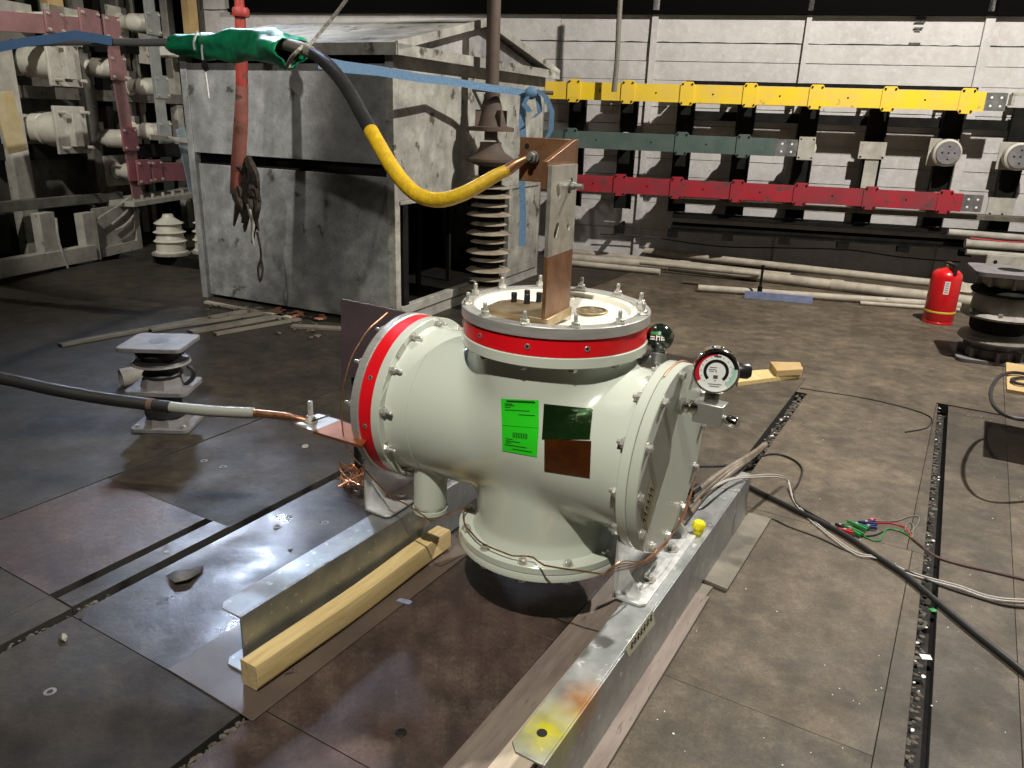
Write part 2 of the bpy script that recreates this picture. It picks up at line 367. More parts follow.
# cover strips on the wall
for k, (xx, w) in enumerate(((654,.07),(985,.09),(806,.05))):
    x0 = wpx(xx,40).x
    struct(link('trim_%d' % (k+1), MB().box(x0-w/2,x0+w/2,.01,.06,.0,3.3), m_conc, None, WM), 'narrow pale vertical cover strip on the concrete wall', 'trim')
# stencil print, long since smeared, high on the wall
st = MB()
zt = wpx(920,16).z; xs = wpx(922,24).x
for k,(yy,hh,ww) in enumerate(((15,2.2,8),(18.5,2.6,9),(22.5,1.6,9),(28.5,1.4,8),(30.5,1.2,5),(44,1.8,10))):
    z = wpx(921-.25*(yy-15),yy).z; x = wpx(921-.25*(yy-15),yy).x
    st.box(x-ww*.0058,x+ww*.0058,.032,.0335,z-hh*.0058,z+hh*.0058)
link('stencil_print', st, mat('smeared_stencil', (.03,.03,.03), (.12,.12,.115), rough=.9, scale=30), wall)
# other sides of the hall
nl = Vector((sin(radians(10)), cos(radians(10)), 0)); el = Vector((cos(radians(10)), -sin(radians(10)), 0))   # el: out of the left wall
PL = (gz(0,275)+gz(91,255))/2 + el*.25
LM = frame(nl, -el, ez, PL)   # local x: along wall away from camera, y: into the wall, z up
LMi = LM.inverted()
struct(link('wall_left', MB().box(-12,4.5,1.1,1.4,0,6.6), m_tarp, None, LM), 'dark greenish wall behind the left busbar rack', 'wall')
struct(link('wall_right', MB().box(5.2,5.5,0,16,0,6.6), m_conc, None, WM), 'pale concrete wall at the right end of the hall', 'wall')
struct(link('wall_rear', MB().box(-9,9,-6.3,-6,0,6.6), m_tarp), 'dark wall behind the viewpoint', 'wall')
struct(link('ceiling', MB().box(-10,11,-7,14,6.5,6.7), m_ceil), 'dark high ceiling', 'ceiling')
# shallow near-black band along the head of the back wall
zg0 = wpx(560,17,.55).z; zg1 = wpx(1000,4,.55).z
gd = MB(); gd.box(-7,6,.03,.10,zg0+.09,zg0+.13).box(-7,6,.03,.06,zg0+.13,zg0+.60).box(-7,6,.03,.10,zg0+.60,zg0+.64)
struct(tag(link('trim_4', gd, m_blackband, None, WM), 'shallow black band running along the head of the concrete wall', 'girder'))

# ================================================================ GAS CHAMBER
UC, VC, ZC, RF = -1.09, 2.15, .62, .30
TM = frame(ea, eb, ez, U(UC, VC, 0)); TMi = TM.inverted()
tank = thing('gas_chamber', 'large pale grey-green cast metal chamber with flanged ends and red bands on two rings', 'gas chamber', TM)
STX, STY = .40, .13
def smin(a_, b_, k):
    h = np.clip(.5+.5*(b_-a_)/k, 0, 1); return b_*(1-h)+a_*h-k*h*(1-h)
def body_sdf(x, y, z):
    # horizontal barrel along x
    rr = np.sqrt(y*y+(z-ZC)**2)
    rh = .260 + .004*np.clip((-x-.2)/.25,0,1)
    h = np.maximum(rr-rh, np.maximum(-.60-x, x-.40))
    rv = np.sqrt(x*x+y*y)
    v = np.maximum(rv-(.262-.16*np.clip((ZC+.10-z)/.34,0,1)**2), np.maximum(.34-z, z-.95))
    d = smin(h, v, .055)
    nz = np.maximum(rv-(.238+.02*np.clip((.30-z)/.06,0,1)), np.maximum(.235-z, z-ZC))
    d = smin(d, nz, .028)
    # foot stub under the barrel
    st = np.maximum(np.sqrt((x+STX)**2+(y+STY)**2)-.060, np.maximum(.262-z, z-.6))
    d = smin(d, st, .012)
    return d
def surface_nets(f, lo, hi, h):
    ax = [np.arange(lo[i], hi[i]+h, h) for i in range(3)]
    X, Y, Z = np.meshgrid(*ax, indexing='ij'); V = f(X, Y, Z); S = V < 0
    n = [len(q)-1 for q in ax]; cnt = np.zeros(n); acc = np.zeros(n+[3])
    cor = [(i,j,k) for i in (0,1) for j in (0,1) for k in (0,1)]
    sl = lambda c: tuple(slice(c[i], c[i]+n[i]) for i in range(3))
    for c in cor:
        for d in range(3):
            if c[d] == 0:
                c2 = list(c); c2[d] = 1
                a_, b_ = V[sl(c)], V[sl(c2)]; cr = (a_ < 0) != (b_ < 0)
                t = np.where(cr, a_/np.where(a_ == b_, 1, a_-b_), 0)
                cnt += cr
                for q in range(3): acc[..., q] += np.where(cr, c[q] + (t if q == d else 0), 0)
    act = cnt > 0; idx = -np.ones(n, int); idx[act] = np.arange(act.sum())
    ijk = np.argwhere(act); P = (ijk + acc[act]/cnt[act][:, None])*h + np.array(lo)
    faces = []
    for d in range(3):
        e, g_ = (d+1) % 3, (d+2) % 3
        s0 = [slice(1, n[i]) for i in range(3)]; s0[d] = slice(0, n[d]); s1 = list(s0); s1[d] = slice(1, n[d]+1)
        a_, b_ = S[tuple(s0)], S[tuple(s1)]; q = np.argwhere(a_ != b_)
        off = np.array([1,1,1]); off[d] = 0; q = q + off
        ins = S[q[:,0], q[:,1], q[:,2]]
        def at(de, dg):
            r = q.copy(); r[:, e] -= de; r[:, g_] -= dg; return idx[r[:,0], r[:,1], r[:,2]]
        quad = np.stack([at(1,1), at(0,1), at(0,0), at(1,0)], 1)
        quad[~ins] = quad[~ins][:, ::-1]; faces.append(quad)
    return P, np.concatenate(faces)
P, Q = surface_nets(body_sdf, (-.64,-.34,.2), (.44,.34,1.0), .0125)
def grad(p, e=1e-3):
    g_ = np.stack([body_sdf(p[:,0]+e*(i==0), p[:,1]+e*(i==1), p[:,2]+e*(i==2)) - body_sdf(p[:,0]-e*(i==0), p[:,1]-e*(i==1), p[:,2]-e*(i==2)) for i in range(3)], 1)
    return g_/(np.linalg.norm(g_, axis=1, keepdims=True)+1e-9)
for _ in range(3): P = P - grad(P)*body_sdf(P[:,0], P[:,1], P[:,2])[:, None]
me = bpy.data.meshes.new('body'); me.from_pydata(P.tolist(), [], Q.tolist()); me.update()
me.polygons.foreach_set('use_smooth', [True]*len(me.polygons)); me.set_sharp_from_angle(angle=radians(50))
link('body', me, m_tank, tank)
ci = TMi @ CP
def hit_body(x, y, off=.0015):
    d = (TMi.to_3x3() @ ray(x, y)); t = 1.2
    for _ in range(200):
        p = ci + d*t; s = float(body_sdf(np.array(p.x), np.array(p.y), np.array(p.z)))
        if abs(s) < 2e-4: break
        t += s*.8
    p = ci + d*t; n = Vector(grad(np.array([[p.x,p.y,p.z]]))[0]); return p + n*off
def patch(quad, nx, ny, off=.0015, thick=.0008):
    """sticker lying on the body; quad = four corners, TL TR BR BL"""
    vs = []; fs = []
    for j in range(ny+1):
        for i in range(nx+1):
            s, t = i/nx, j/ny
            x = (quad[0][0]*(1-s)+quad[1][0]*s)*(1-t)+(quad[3][0]*(1-s)+quad[2][0]*s)*t
            y = (quad[0][1]*(1-s)+quad[1][1]*s)*(1-t)+(quad[3][1]*(1-s)+quad[2][1]*s)*t
            vs.append(hit_body(x, y, off))
    for j in range(ny):
        for i in range(nx): k = j*(nx+1)+i; fs.append((k, k+nx+1, k+nx+2, k+1))
    return MB()._add(vs, fs)
def sub(q, s0, s1, t0, t1):
    L_ = lambda s, t: ((q[0][0]*(1-s)+q[1][0]*s)*(1-t)+(q[3][0]*(1-s)+q[2][0]*s)*t, (q[0][1]*(1-s)+q[1][1]*s)*(1-t)+(q[3][1]*(1-s)+q[2][1]*s)*t)
    return [L_(s0,t0), L_(s1,t0), L_(s1,t1), L_(s0,t1)]
q1 = [(501.2,398.5),(538.8,400),(539,428),(502,425)]; q2 = [(502,425.6),(539,428.4),(537,457),(502.5,450.5)]
for q, rowsq in ((q1, [(.15,.9,.05,.12),(.1,.3,.17,.20),(.1,.36,.23,.26),(.1,.25,.30,.33),(.1,.75,.40,.43),(.45,.9,.55,.58)]),
                 (q2, [(.3,.72,.22,.42),(.1,.3,.48,.51),(.1,.5,.56,.59),(.1,.25,.63,.66),(.08,.7,.72,.75),(.3,.85,.84,.87)])):
    s = link('inspection_sticker', patch(q, 8, 6), m_lblg, tank); s['label'] = 'bright green sticker with rows of small print'
    ink = MB()
    for (a0,a1,b0,b1) in rowsq:
        if b1-b0 > .15:
            for k in range(9): t0 = a0+(a1-a0)*k/9; p_ = patch(sub(q, t0, t0+(a1-a0)*.06, b0, b1), 1, 1, .0021); ink._add(p_.v, p_.f)
        else:
            p_ = patch(sub(q, a0, a1, b0, b1), 4, 1, .0021); ink._add(p_.v, p_.f)
    link('print', ink, m_ink, s)
s = link('foil_patch', patch([(544,403.5),(593,409),(590,439.5),(542,439)], 8, 6, .0022), m_foilg, tank); s['label'] = 'glossy dark green foil patch'
s = link('foil_patch', patch([(544.5,438.5),(591.5,441),(590,478),(544.5,471)], 8, 6, .0018), m_foilb, tank); s['label'] = 'glossy brown foil patch'

# --- bolts
def bolt_mesh(nm, stud=.03, r=.0105):
    b = MB(); b.lathe([(r*1.75,0),(r*1.75,.003)], 14); b.hexa(r*1.3,.003,.015); b.lathe([(r*.62,.015),(r*.62,.015+stud*.75),(r*.5,.015+stud*.8)], 8)
    return b.mesh(nm)
def head_mesh(nm, r=.0105):
    b = MB(); b.lathe([(r*1.7,0),(r*1.7,.003)], 14); b.hexa(r*1.3,.003,.014); return b.mesh(nm)
bm_stud = bolt_mesh('flange_bolt'); bm_head = head_mesh('flange_bolt_head'); bm_long = bolt_mesh('flange_bolt_long', .016, .0125)
bm_stud.materials.append(m_zinc); bm_head.materials.append(m_zinc); bm_long.materials.append(m_zinc)
def bolts(R, z, n, mesh, M, parent, ph=0, flip=False, skip=()):
    for k in range(n):
        if k in skip: continue
        t = ph+2*pi*k/n
        m_ = M @ Matrix.Translation((R*cos(t), R*sin(t), z))
        if flip: m_ = m_ @ Matrix.Rotation(pi, 4, 'X')
        link('bolt', mesh, None, parent, m_ @ Matrix.Rotation(random.uniform(0,1), 4, 'Z'))
I4 = Matrix.Identity(4)
# --- top flange stack
zt = 1.045
o = link('top_ring', MB().ring(.262,RF,zt-.034,zt,72), m_ringal, tank)
link('top_red_band', MB().ring(.255,RF-.006,zt-.090,zt-.034,72), m_red, tank)
o = link('top_flange', MB().ring(.22,RF-.001,zt-.122,zt-.090,72), m_tank, tank)
# tapped holes in the red band
def band_holes(M, R, zm, angs, parent):
    for t in angs:
        h = MB(); h.ring(.0045,.0085,0,.002,14,M=None,ch=.0005); h.lathe([(.0046,.0004),(.0046,.001)],12)
        Mh = M @ (Matrix.Rotation(t,4,'Z') @ Matrix.Translation((R,0,zm)) @ Matrix.Rotation(pi/2,4,'Y'))
        r_ = link('tapped_hole', MB().ring(.0045,.0085,0,.002,14,ch=.0005), m_alum, parent, Mh)
        link('hole', MB().lathe([(.0046,.0002),(.0046,.001)],12), m_black, r_)
band_holes(I4, RF-.006, zt-.062, [radians(k) for k in (248,282,215,316)], tank)
bolts(.281, zt, 12, bm_stud, I4, tank, ph=radians(9))
bolts(.279, zt-.122, 12, bm_head, I4, tank, ph=radians(9), flip=True)
# cream resin disc inside the ring, raised rim, terminal cups
d = MB(); d.lathe([(0,zt-.034),(.10,zt-.034),(.13,zt-.030),(.20,zt-.024),(.235,zt-.022),(.240,zt-.008),(.2615,zt-.006),(.2615,zt-.05),(0,zt-.05)], 64)
link('insulating_disc', d, m_resin, tank)
def topxy(x, y, z): p = TMi @ gz(x, y, z); return p.x, p.y
for (px, py, r) in ((592,310,.052),(566,297,.036)):
    x, y = topxy(px, py, zt-.022); c = MB(); c.ring(r*.86,r,0,.006,32); c.lathe([(r*.86,-.004),(r*.86,.002)],32)
    cup = link('terminal_cup', c, m_brass, tank, Matrix.Translation((x,y,zt-.027)))
    for k in range(4):
        t = k*pi/2+.5; link('cup_screw', MB().lathe([(.008,.002),(.008,.006),(.004,.0075)],10), m_tin, cup, Matrix.Translation((r*.5*cos(t),r*.5*sin(t),0)))
# brass tongue and upright copper bar
bx0, by0 = topxy(541,320,zt+.004); bx1, by1 = topxy(566,307,zt+.004)
bd = Vector((bx1-bx0, by1-by0, 0)); bw = bd.length; bd.normalize(); bn = Vector((bd.y, -bd.x, 0))     # bd along bar width, bn toward the right
lx, ly = topxy(495,306,zt+.004); Lg = (Vector((lx,ly,0))-Vector((bx0,by0,0))).length
BM = frame(bd, bn, ez, (bx0, by0, zt-.02))
tongue = link('terminal_plate', MB().prism([(-.0,.02),(bw,.02),(bw,-Lg*.85),(bw*.75,-Lg),(bw*.1,-Lg),(0,-Lg*.6),(.012,-Lg*.3)], 0, .028, BM), m_brass, tank, bevel=.002)
for (px, py) in ((514,301),(527,303),(539,301),(527,298.5)):
    x, y = topxy(px, py, zt+.01); b = MB(); b.lathe([(.011,0),(.011,.004)],12); b.lathe([(.0095,.004),(.0095,.028),(.008,.03)],14)
    link('cap_screw', b, m_black, tongue, Matrix.Translation((x,y,zt+.008)))
pb = TM @ Vector((bx0,by0,zt)); 
def height_at(p, x, y):
    d = ray(x, y); return CH + d.z*(hypot(p.x,p.y)/hypot(d.x,d.y))
htop = height_at(pb, 546, 166); hmid = height_at(pb, 541, 257)
print('BAR', bw, htop, hmid, Lg)
bz0 = zt-.02
bar = link('copper_busbar', MB().box(0,bw,0,.012,.028,hmid-bz0, BM), m_copper, tank, bevel=.001)
# tinned head with slotted holes: built as a frame around four slots
def slotted(w, h, t, slots, M):
    bm = bmesh.new(); outer = [bm.verts.new((x,0,z)) for x,z in ((0,0),(w,0),(w,h),(0,h))]
    edges = [bm.edges.new((outer[i],outer[(i+1)%4])) for i in range(4)]
    for cx, cz, L_, r, an in slots:
        ring = []
        for k in range(12):
            a_ = 2*pi*k/12; ox = L_/2 if cos(a_) > 1e-6 else -L_/2
            x, z = r*cos(a_)+ox, r*sin(a_); ring.append(bm.verts.new((cx+x*cos(an)-z*sin(an),0,cz+x*sin(an)+z*cos(an))))
        edges += [bm.edges.new((ring[i],ring[(i+1)%12])) for i in range(12)]
    bmesh.ops.triangle_fill(bm, edges=edges, use_beauty=True)
    ret = bmesh.ops.extrude_face_region(bm, geom=bm.faces[:]); bmesh.ops.translate(bm, vec=(0,t,0), verts=[v for v in ret['geom'] if isinstance(v, bmesh.types.BMVert)])
    bmesh.ops.recalc_face_normals(bm, faces=bm.faces[:]); bmesh.ops.transform(bm, matrix=M, verts=bm.verts[:])
    me = bpy.data.meshes.new('tinned_end'); bm.to_mesh(me); bm.free(); return me
hh = htop-hmid
SM = BM @ Matrix.Translation((0,-.0,hmid-bz0))
link('tinned_end', slotted(bw,hh,.012,[(bw*.28,hh*.28,.024,.0125,1.05),(bw*.28,hh*.72,.024,.0125,-1.05),(bw*.74,hh*.32,.016,.0125,-1.05),(bw*.74,hh*.76,.024,.0125,1.05)], SM), m_tin, bar)
# copper angle behind the head that carries the cable lug
# one leg runs along the back of the bar, the other turns left at its far edge and carries the cable lug
xa = bw+.018
Pf = TM @ (BM @ Vector((xa,0,0))); nf = TM.to_3x3() @ bd
BMi = (TM @ BM).inverted()
def onf(x, y): return BMi @ onp(x, y, Pf, nf)          # pixel -> bar frame on the lug leg's front face
yl = onf(520,140).y; za_ = onf(521,137).z; zb_ = onf(522,181).z
zh_ = htop-bz0+.012
ang = MB(); ang.prism([(0,zb_),(xa,zb_),(xa,za_),(xa-.012,za_),(0,zh_)],.002,.018, BM @ Matrix(((1,0,0,0),(0,0,-1,0),(0,1,0,0),(0,0,0,1)))); ang.box(xa,xa+.014,yl,-.002,zb_,za_, BM)
angle = link('copper_angle', ang, m_copper, tank, bevel=.0015)
b = MB(); b.lathe([(.016,0),(.016,.003)],14); b.hexa(.0125,.003,.016); b.lathe([(.008,.016),(.008,.04)],10)
link('clamp_bolt', b, m_baral, angle, SM @ Matrix.Translation((bw*.72,.012,hh*.76)) @ Matrix.Rotation(-pi/2,4,'X'))
pbt = onf(534,157)
b = MB(); b.lathe([(.02,.006),(.02,.010)],14); b.hexa(.016,.010,.024); b.lathe([(.009,.024),(.009,.04)],10)
link('clamp_bolt', b, m_baral, angle, BM @ Matrix.Translation((xa,pbt.y,pbt.z)) @ Matrix.Rotation(-pi/2,4,'Y'))
for px_ in ((527,146),(528,160)):
    ph_ = onf(*px_); link('spare_hole', MB().lathe([(.008,0),(.008,.0012)],12), m_black, angle, BM @ Matrix.Translation((xa,ph_.y,ph_.z)) @ Matrix.Rotation(-pi/2,4,'Y'))
plg = onf(530,160)
LUG_W = TM @ (BM @ Vector((xa-.012,plg.y,plg.z)))

# --- left flange stack (axis along -x)
XL = -.615
LFm = Matrix.Translation((0,0,ZC)) @ Matrix.Rotation(-pi/2,4,'Y')     # local z -> -x
link('left_ring', MB().ring(.0,RF,.581,.615,72,M=LFm), m_ringal, tank)
link('left_red_band', MB().ring(.20,RF-.004,.526,.581,72,M=LFm), m_red, tank)
link('left_flange', MB().ring(.20,RF-.001,.490,.526,72,M=LFm), m_tank, tank)
link('left_neck', MB().lathe([(.2655,.40),(.2665,.47),(.272,.4895),(.20,.4895)],64,LFm), m_tank, tank)
bolts(.281,.615,12,bm_stud,LFm,tank,ph=.13)
bolts(.280,.490,12,bm_stud,LFm,tank,ph=.13,flip=True)
band_holes(LFm, RF-.004, .553, [radians(k) for k in (-95,-62,-128)], tank)
for t in (radians(-112), radians(-38)):
    link('rating_plate', MB().box(-.0,.002,-.025,.025,-.012,.012, LFm @ (Matrix.Rotation(t,4,'Z') @ Matrix.Translation((.282,0,.4885)) @ Matrix.Rotation(pi/2,4,'Y'))), m_alum, tank)
# --- right flange pair and cover
RFm = Matrix.Translation((0,0,ZC)) @ Matrix.Rotation(pi/2,4,'Y')
link('right_flange', MB().ring(.20,RF,.372,.402,72,M=RFm), m_tank, tank)
cover = link('cover_plate', MB().lathe([(0,.4035),(RF-.002,.4035),(RF,.4055),(RF,.433),(RF-.003,.436),(0,.436)],72,RFm), m_tankm, tank)
bolts(.279,.436,12,bm_head,RFm,tank,ph=.06)
bolts(.279,.372,12,bm_long,RFm,tank,ph=.06,flip=True)
# --- bottom flange pair
link('bottom_flange', MB().ring(.22,RF,.237,.262,72), m_tank, tank)
link('bottom_cover', MB().lathe([(0,.208),(RF-.003,.208),(RF,.211),(RF,.234),(RF-.002,.2365),(0,.2365)],72), m_tank, tank)
bolts(.279,.262,12,bm_head,I4,tank,ph=radians(14)); bolts(.279,.208,12,bm_head,I4,tank,ph=radians(14),flip=True)
link('rating_plate', MB().box(-.024,.024,-.011,.011,.2625,.2645, Matrix.Rotation(radians(225),4,'Z') @ Matrix.Translation((.279,0,0)) @ Matrix.Rotation(pi/2,4,'Z')), m_alum, tank)
# foot stub bolt
link('stub_pad', MB().lathe([(.059,.245),(.063,.249),(.063,.263)],24,Matrix.Translation((-STX,-STY,0))), m_tank, tank)
link('stub_bolt', MB().hexa(.016,.215,.226,Matrix.Translation((-STX,-STY,0))).lathe([(.009,.226),(.009,.246)],10,Matrix.Translation((-STX,-STY,0))), m_zinc, tank)
# --- galvanised foot brackets
BZ = .22
for (xp, w) in ((-.625,.11),(.362,.105)):
    br = MB(); br.box(xp,xp+.008,-.23,.27,BZ+.001,ZC-.20); fb = link('foot_bracket', br, m_galvbr, tank, bevel=.0015)
    link('foot_plate', MB().prism([(xp+.012,-.23),(xp+w-.015,-.23),(xp+w,-.215),(xp+w,.27),(xp+.0085,.27),(xp+.0085,-.226)],BZ+.001,BZ+.010), m_galvbr, fb, bevel=.001)
    for y in (-.20,.235):
        Mg_ = frame(Vector((1,0,0)),Vector((0,0,1)),Vector((0,-1,0)),(xp+.008,y,BZ+.010))
        link('gusset', MB().prism([(0,0),(w-.03,0),(w-.03,.012),(.012,.10),(0,.10)],-.004,.004,Mg_), m_galvbr, fb)
    for y in (-.09,.13):
        link('foot_bolt', MB().lathe([(.026,0),(.026,.004)],18).hexa(.017,.004,.02), m_zinc, fb, Matrix.Translation((xp+.062,y,BZ+.010)))
# bonding wire strung along the flange bolts
def arc(R, x, a0, a1, n, wob=.006):
    return [TM @ Vector((x, R*cos(a0+(a1-a0)*k/n)+random.uniform(-wob,wob), ZC+R*sin(a0+(a1-a0)*k/n)+random.uniform(-wob,wob))) for k in range(n+1)]
wpts = arc(.312,-.645,radians(100),radians(225),16,.003) + [TM @ Vector(p) for p in ((-.55,-.245,.36),(-.47,-.25,.325),(-.40,-.25,.315),(-.30,-.26,.29))]
bw_ = thing('bonding_wire', 'thin braided copper wire strung around the chamber flanges', 'wire')
link('left_run', MB().tube(wpts,.0028,5,2), m_copbr, bw_)
wp2 = [TM @ Vector((.285*cos(radians(t)),.285*sin(radians(t)),.285+random.uniform(-.004,.006))) for t in range(200,292,7)]
wp2 = [wpts[-1]]+wp2+[TM @ Vector(p) for p in ((.16,-.30,.30),(.28,-.32,.335),(.36,-.31,.345))]
link('bottom_run', MB().tube(wp2,.003,5,2), m_copbr, bw_)
for k in range(4):
    y0 = random.uniform(-.02,.02)
    link('right_run', MB().tube([TM @ Vector((.36,-.31,.345)), TM @ Vector((.40,-.285,.36+.01*k)), TM @ Vector((.445,-.20+y0,.352+.006*k)), TM @ Vector((.46,-.09+y0,.353+.008*k)), TM @ Vector((.455,.02,.352)), TM @ Vector((.46,.12,.38+.01*k)), TM @ Vector((.45,.23,.47))],.0017,5,3), m_copbr, bw_)
link('top_run', MB().tube([TM @ Vector((.41,.304*cos(radians(t)),ZC+.304*sin(radians(t)))) for t in range(60,112,6)],.0026,5,2), m_copbr, bw_)
# masking tape with pen marks on the cover
cx = .4365; Pc = TM @ Vector((cx,0,0))
def cov(x, y, off=0): p = TMi @ onp(x, y, Pc, ea); return Vector((cx+.0008+off, p.y, p.z))
q = [(650,479),(659,491),(648,532),(640,525)]
tp = link('tape', MB()._add([cov(*p) for p in q], [(3,2,1,0)]), m_tape, tank); tp['label'] = 'strip of masking tape with pen marks'
pen = MB()
for k in range(6):
    x = 651-1.5*k; y = 489+6.2*k
    pen.tube([cov(x-1.5,y-1.5,.001),cov(x+.5,y-.3,.001),cov(x+2.6,y+1,.001)],.0012,4,2); pen.tube([cov(x+.4,y-1.8,.001),cov(x-.6,y+2.0,.001)],.0011,4,1)
link('pen_marks', pen, m_ink2, tp)
# --- pressure gauge and its manifold on the cover
gp = onp(716,371, TM @ Vector((.53,0,0)), ea); gax = (Vector((CP.x,CP.y,gp.z))-gp); gax.z = 0; gax = (gax.normalized()*1.0+ea*.10+ez*.03).normalized()
GM = TMi @ zframe(gp, gax, ez.cross(gax))
R_ = .065
case = link('pressure_gauge', MB().lathe([(0,-.062),(R_*.85,-.062),(R_*.97,-.058),(R_*.97,-.006),(R_*1.05,-.004),(R_*1.05,.008),(R_*1.0,.012),(R_*.94,.012),(R_*.93,.004),(0,.004)],40,GM), m_chrome, tank)
link('dial', MB().lathe([(0,.0046),(R_*.925,.0046),(R_*.925,.0040)],40,GM), m_dial, case)
def arcband(r0, r1, a0, a1, z, n=24):
    vs = []; fs = []
    for k in range(n+1):
        t = a0+(a1-a0)*k/n
        for r in (r0,r1): vs.append((r*cos(t),r*sin(t),z))
    for k in range(n): fs.append((2*k,2*k+1,2*k+3,2*k+2))
    return MB()._add(vs, fs, GM)
dg = radians
link('dial_red_sector', arcband(R_*.74,R_*.925,dg(90),dg(214),.0050), m_dred, case)
link('dial_rim_arc', arcband(R_*.80,R_*.925,dg(10),dg(118),.0052), m_black, case)  # black arc along the dial rim
link('dial_green_sector', arcband(R_*.70,R_*.90,dg(-52),dg(18),.0050), m_dgrn, case)
link('dial_scale_arc', arcband(R_*.42,R_*.56,dg(-48),dg(228),.0052), m_black, case)
tk = MB()
for k in range(13):
    t = dg(225-k*22.5)
    tk._add([(R_*.64*cos(t-.02),R_*.64*sin(t-.02),.0053),(R_*.70*cos(t-.02),R_*.70*sin(t-.02),.0053),(R_*.70*cos(t+.02),R_*.70*sin(t+.02),.0053),(R_*.64*cos(t+.02),R_*.64*sin(t+.02),.0053)],[(0,1,2,3)],GM)
for (x0,x1,y0,y1) in ((-.30,.02,.16,.19),(-.34,.0,.06,.09),(-.30,-.1,-.02,.01),(-.1,.1,-.34,-.18),(-.3,.3,-.62,-.59),(-.22,.22,-.72,-.69),(-.03,.03,-.03,.03),(-.03,.03,-.46,-.41),(-.16,.16,.66,.74)):
    tk.box(R_*x0,R_*x1,R_*y0,R_*y1,.0050,.0053,GM)
link('dial_print', tk, m_baral, case)
gp_t = TM @ (GM @ Vector((0,0,-.026)))
gtl = TMi @ gp_t
mbz = (TMi @ onp(708,418, TM @ Vector((.53,0,0)), ea)).z
man = link('manifold_block', MB().box(gtl.x-.045,gtl.x+.045,gtl.y-.03,gtl.y+.03,mbz-.03,mbz+.035), m_alum, tank, bevel=.002)
link('gauge_stem', MB().lathe([(.022,mbz+.035),(.022,mbz+.06),(.016,mbz+.062),(.016,gtl.z-R_*.9)],16,Matrix.Translation((gtl.x,gtl.y,0))), m_baral, man)
link('hose_nipple', MB().lathe([(.011,0),(.011,.018),(.018,.02),(.018,.05),(.014,.055)],12,zframe((gtl.x+.04,gtl.y-.012,mbz-.005),(1,-.25,0))), m_chrome, man)
link('pipe_union', MB().lathe([(.014,0),(.014,.03),(.022,.032),(.022,.055),(.013,.057),(.013,.09)],12,zframe((.436,gtl.y-.055,mbz+.022),(gtl.x-.04-.436,.04,-.01))).hexa(.026,.004,.02,zframe((.436,gtl.y-.055,mbz+.022),(1,0,0))), m_chrome, man)
link('cable_socket', MB().lathe([(.022,0),(.024,.01),(.024,.035),(.017,.045)],14,TMi @ zframe(gp-gax*.03+(gax.cross(ez)*-1)*R_*.9,(gax.cross(ez)*-1))), m_black, case)
for s in (-1,1): link('case_screw', MB().lathe([(.006,0),(.006,.006),(.003,.008)],10,TMi @ zframe(gp-gax*.02+ez*R_*.96+ez.cross(gax)*.012*s,ez)), m_chrome, case)
# --- black ball valve behind the top flange
vx, vy = topxy(661,336,.97); 
vm = TMi @ gz(660,337,.955)
pv = MB(); 
for k in range(1): pv.lathe([(0,-.045)]+[(.045*cos(t),.045*sin(t)) for t in [(-pi/2)+pi*i/14 for i in range(1,14)]]+[(0,.045)],28,Matrix.Translation(vm))
val = link('ball_valve', pv, m_valve, tank)
link('valve_neck', MB().lathe([(.026,-.085),(.026,-.05),(.020,-.045),(.020,-.03)],16,Matrix.Translation(vm)), m_baral, val)
link('valve_bracket', MB().cyl(vm+Vector((0,0,-.06)),Vector((vm.x*.72,vm.y*.72,vm.z-.10)),.012,10), m_baral, val)
tcam = (TMi @ CP - vm).normalized(); Mv = zframe(vm, tcam, ez.cross(tcam))
mk = MB()
for (x0,x1,y0,y1) in ((-.03,-.016,-.003,.001),(-.03,-.016,-.010,-.006),(-.012,-.008,-.012,.004),(-.008,-.001,-.001,.003),(-.002,.001,-.011,.003),(.004,.007,-.011,.004),(.007,.015,-.010,-.006),(.007,.013,-.003,.000)):
    n_ = 3
    for i in range(n_):
        xa, xb = x0+(x1-x0)*i/n_, x0+(x1-x0)*(i+1)/n_
        sp = lambda x, y: (x,y,sqrt(.0455**2-x*x-y*y))
        mk._add([sp(xa,y0),sp(xb,y0),sp(xb,y1),sp(xa,y1)],[(0,1,2,3)],Mv)
link('valve_print', mk, m_white, val)
gr = MB()
for i in range(4):
    xa, xb = -.03+.008*i, -.022+.008*i; sp = lambda x, y: (x,y,sqrt(.0454**2-x*x-y*y))
    gr._add([sp(xa,.006),sp(xb,.006),sp(xb,.016),sp(xa,.016)],[(0,1,2,3)],Mv)
link('valve_colour_mark', gr, m_lime, val)

# ================================================================ BEAMS, TIMBER, SHEETS
def channel(u0, u1, v0, v1, z0, z1, t=.007):
    """C channel, web on the u1 side, flanges reaching to u0"""
    b = MB(); b.box(u1-t,u1,v0,v1,z0,z1); c = .022
    for za, zb in ((z1-t,z1),(z0,z0+t)): b.prism([(u0+c,v0),(u1-t,v0),(u1-t,v1),(u0,v1),(u0,v0+c)],za,zb)
    return b
vr0 = 1.235
beam = thing('steel_channel_beam', 'galvanised steel channel beam with yellow spray paint on its near end', 'steel beam')
beam.matrix_world = GF
link('channel', channel(-.692,-.593,vr0,3.07,.018,BZ), m_beam, beam, bevel=.0015)
hx, hy = (GF.inverted() @ gz(542,733,BZ)).xy
link('lifting_hole', MB().lathe([(.013,BZ+.0003),(.013,BZ+.0009)],20,Matrix.Translation((hx,hy,0))), m_black, beam)
link('splice_plate', MB().box(-.694,-.592,2.86,2.865,.03,BZ+.002), m_galv, beam)
tq = [(653,609),(655,624),(629,657),(625,648)]
Pb = U(-.5922,0,0); bt = lambda x,y,o=0: GF.inverted() @ (onp(x,y,Pb,ea)+ea*o)
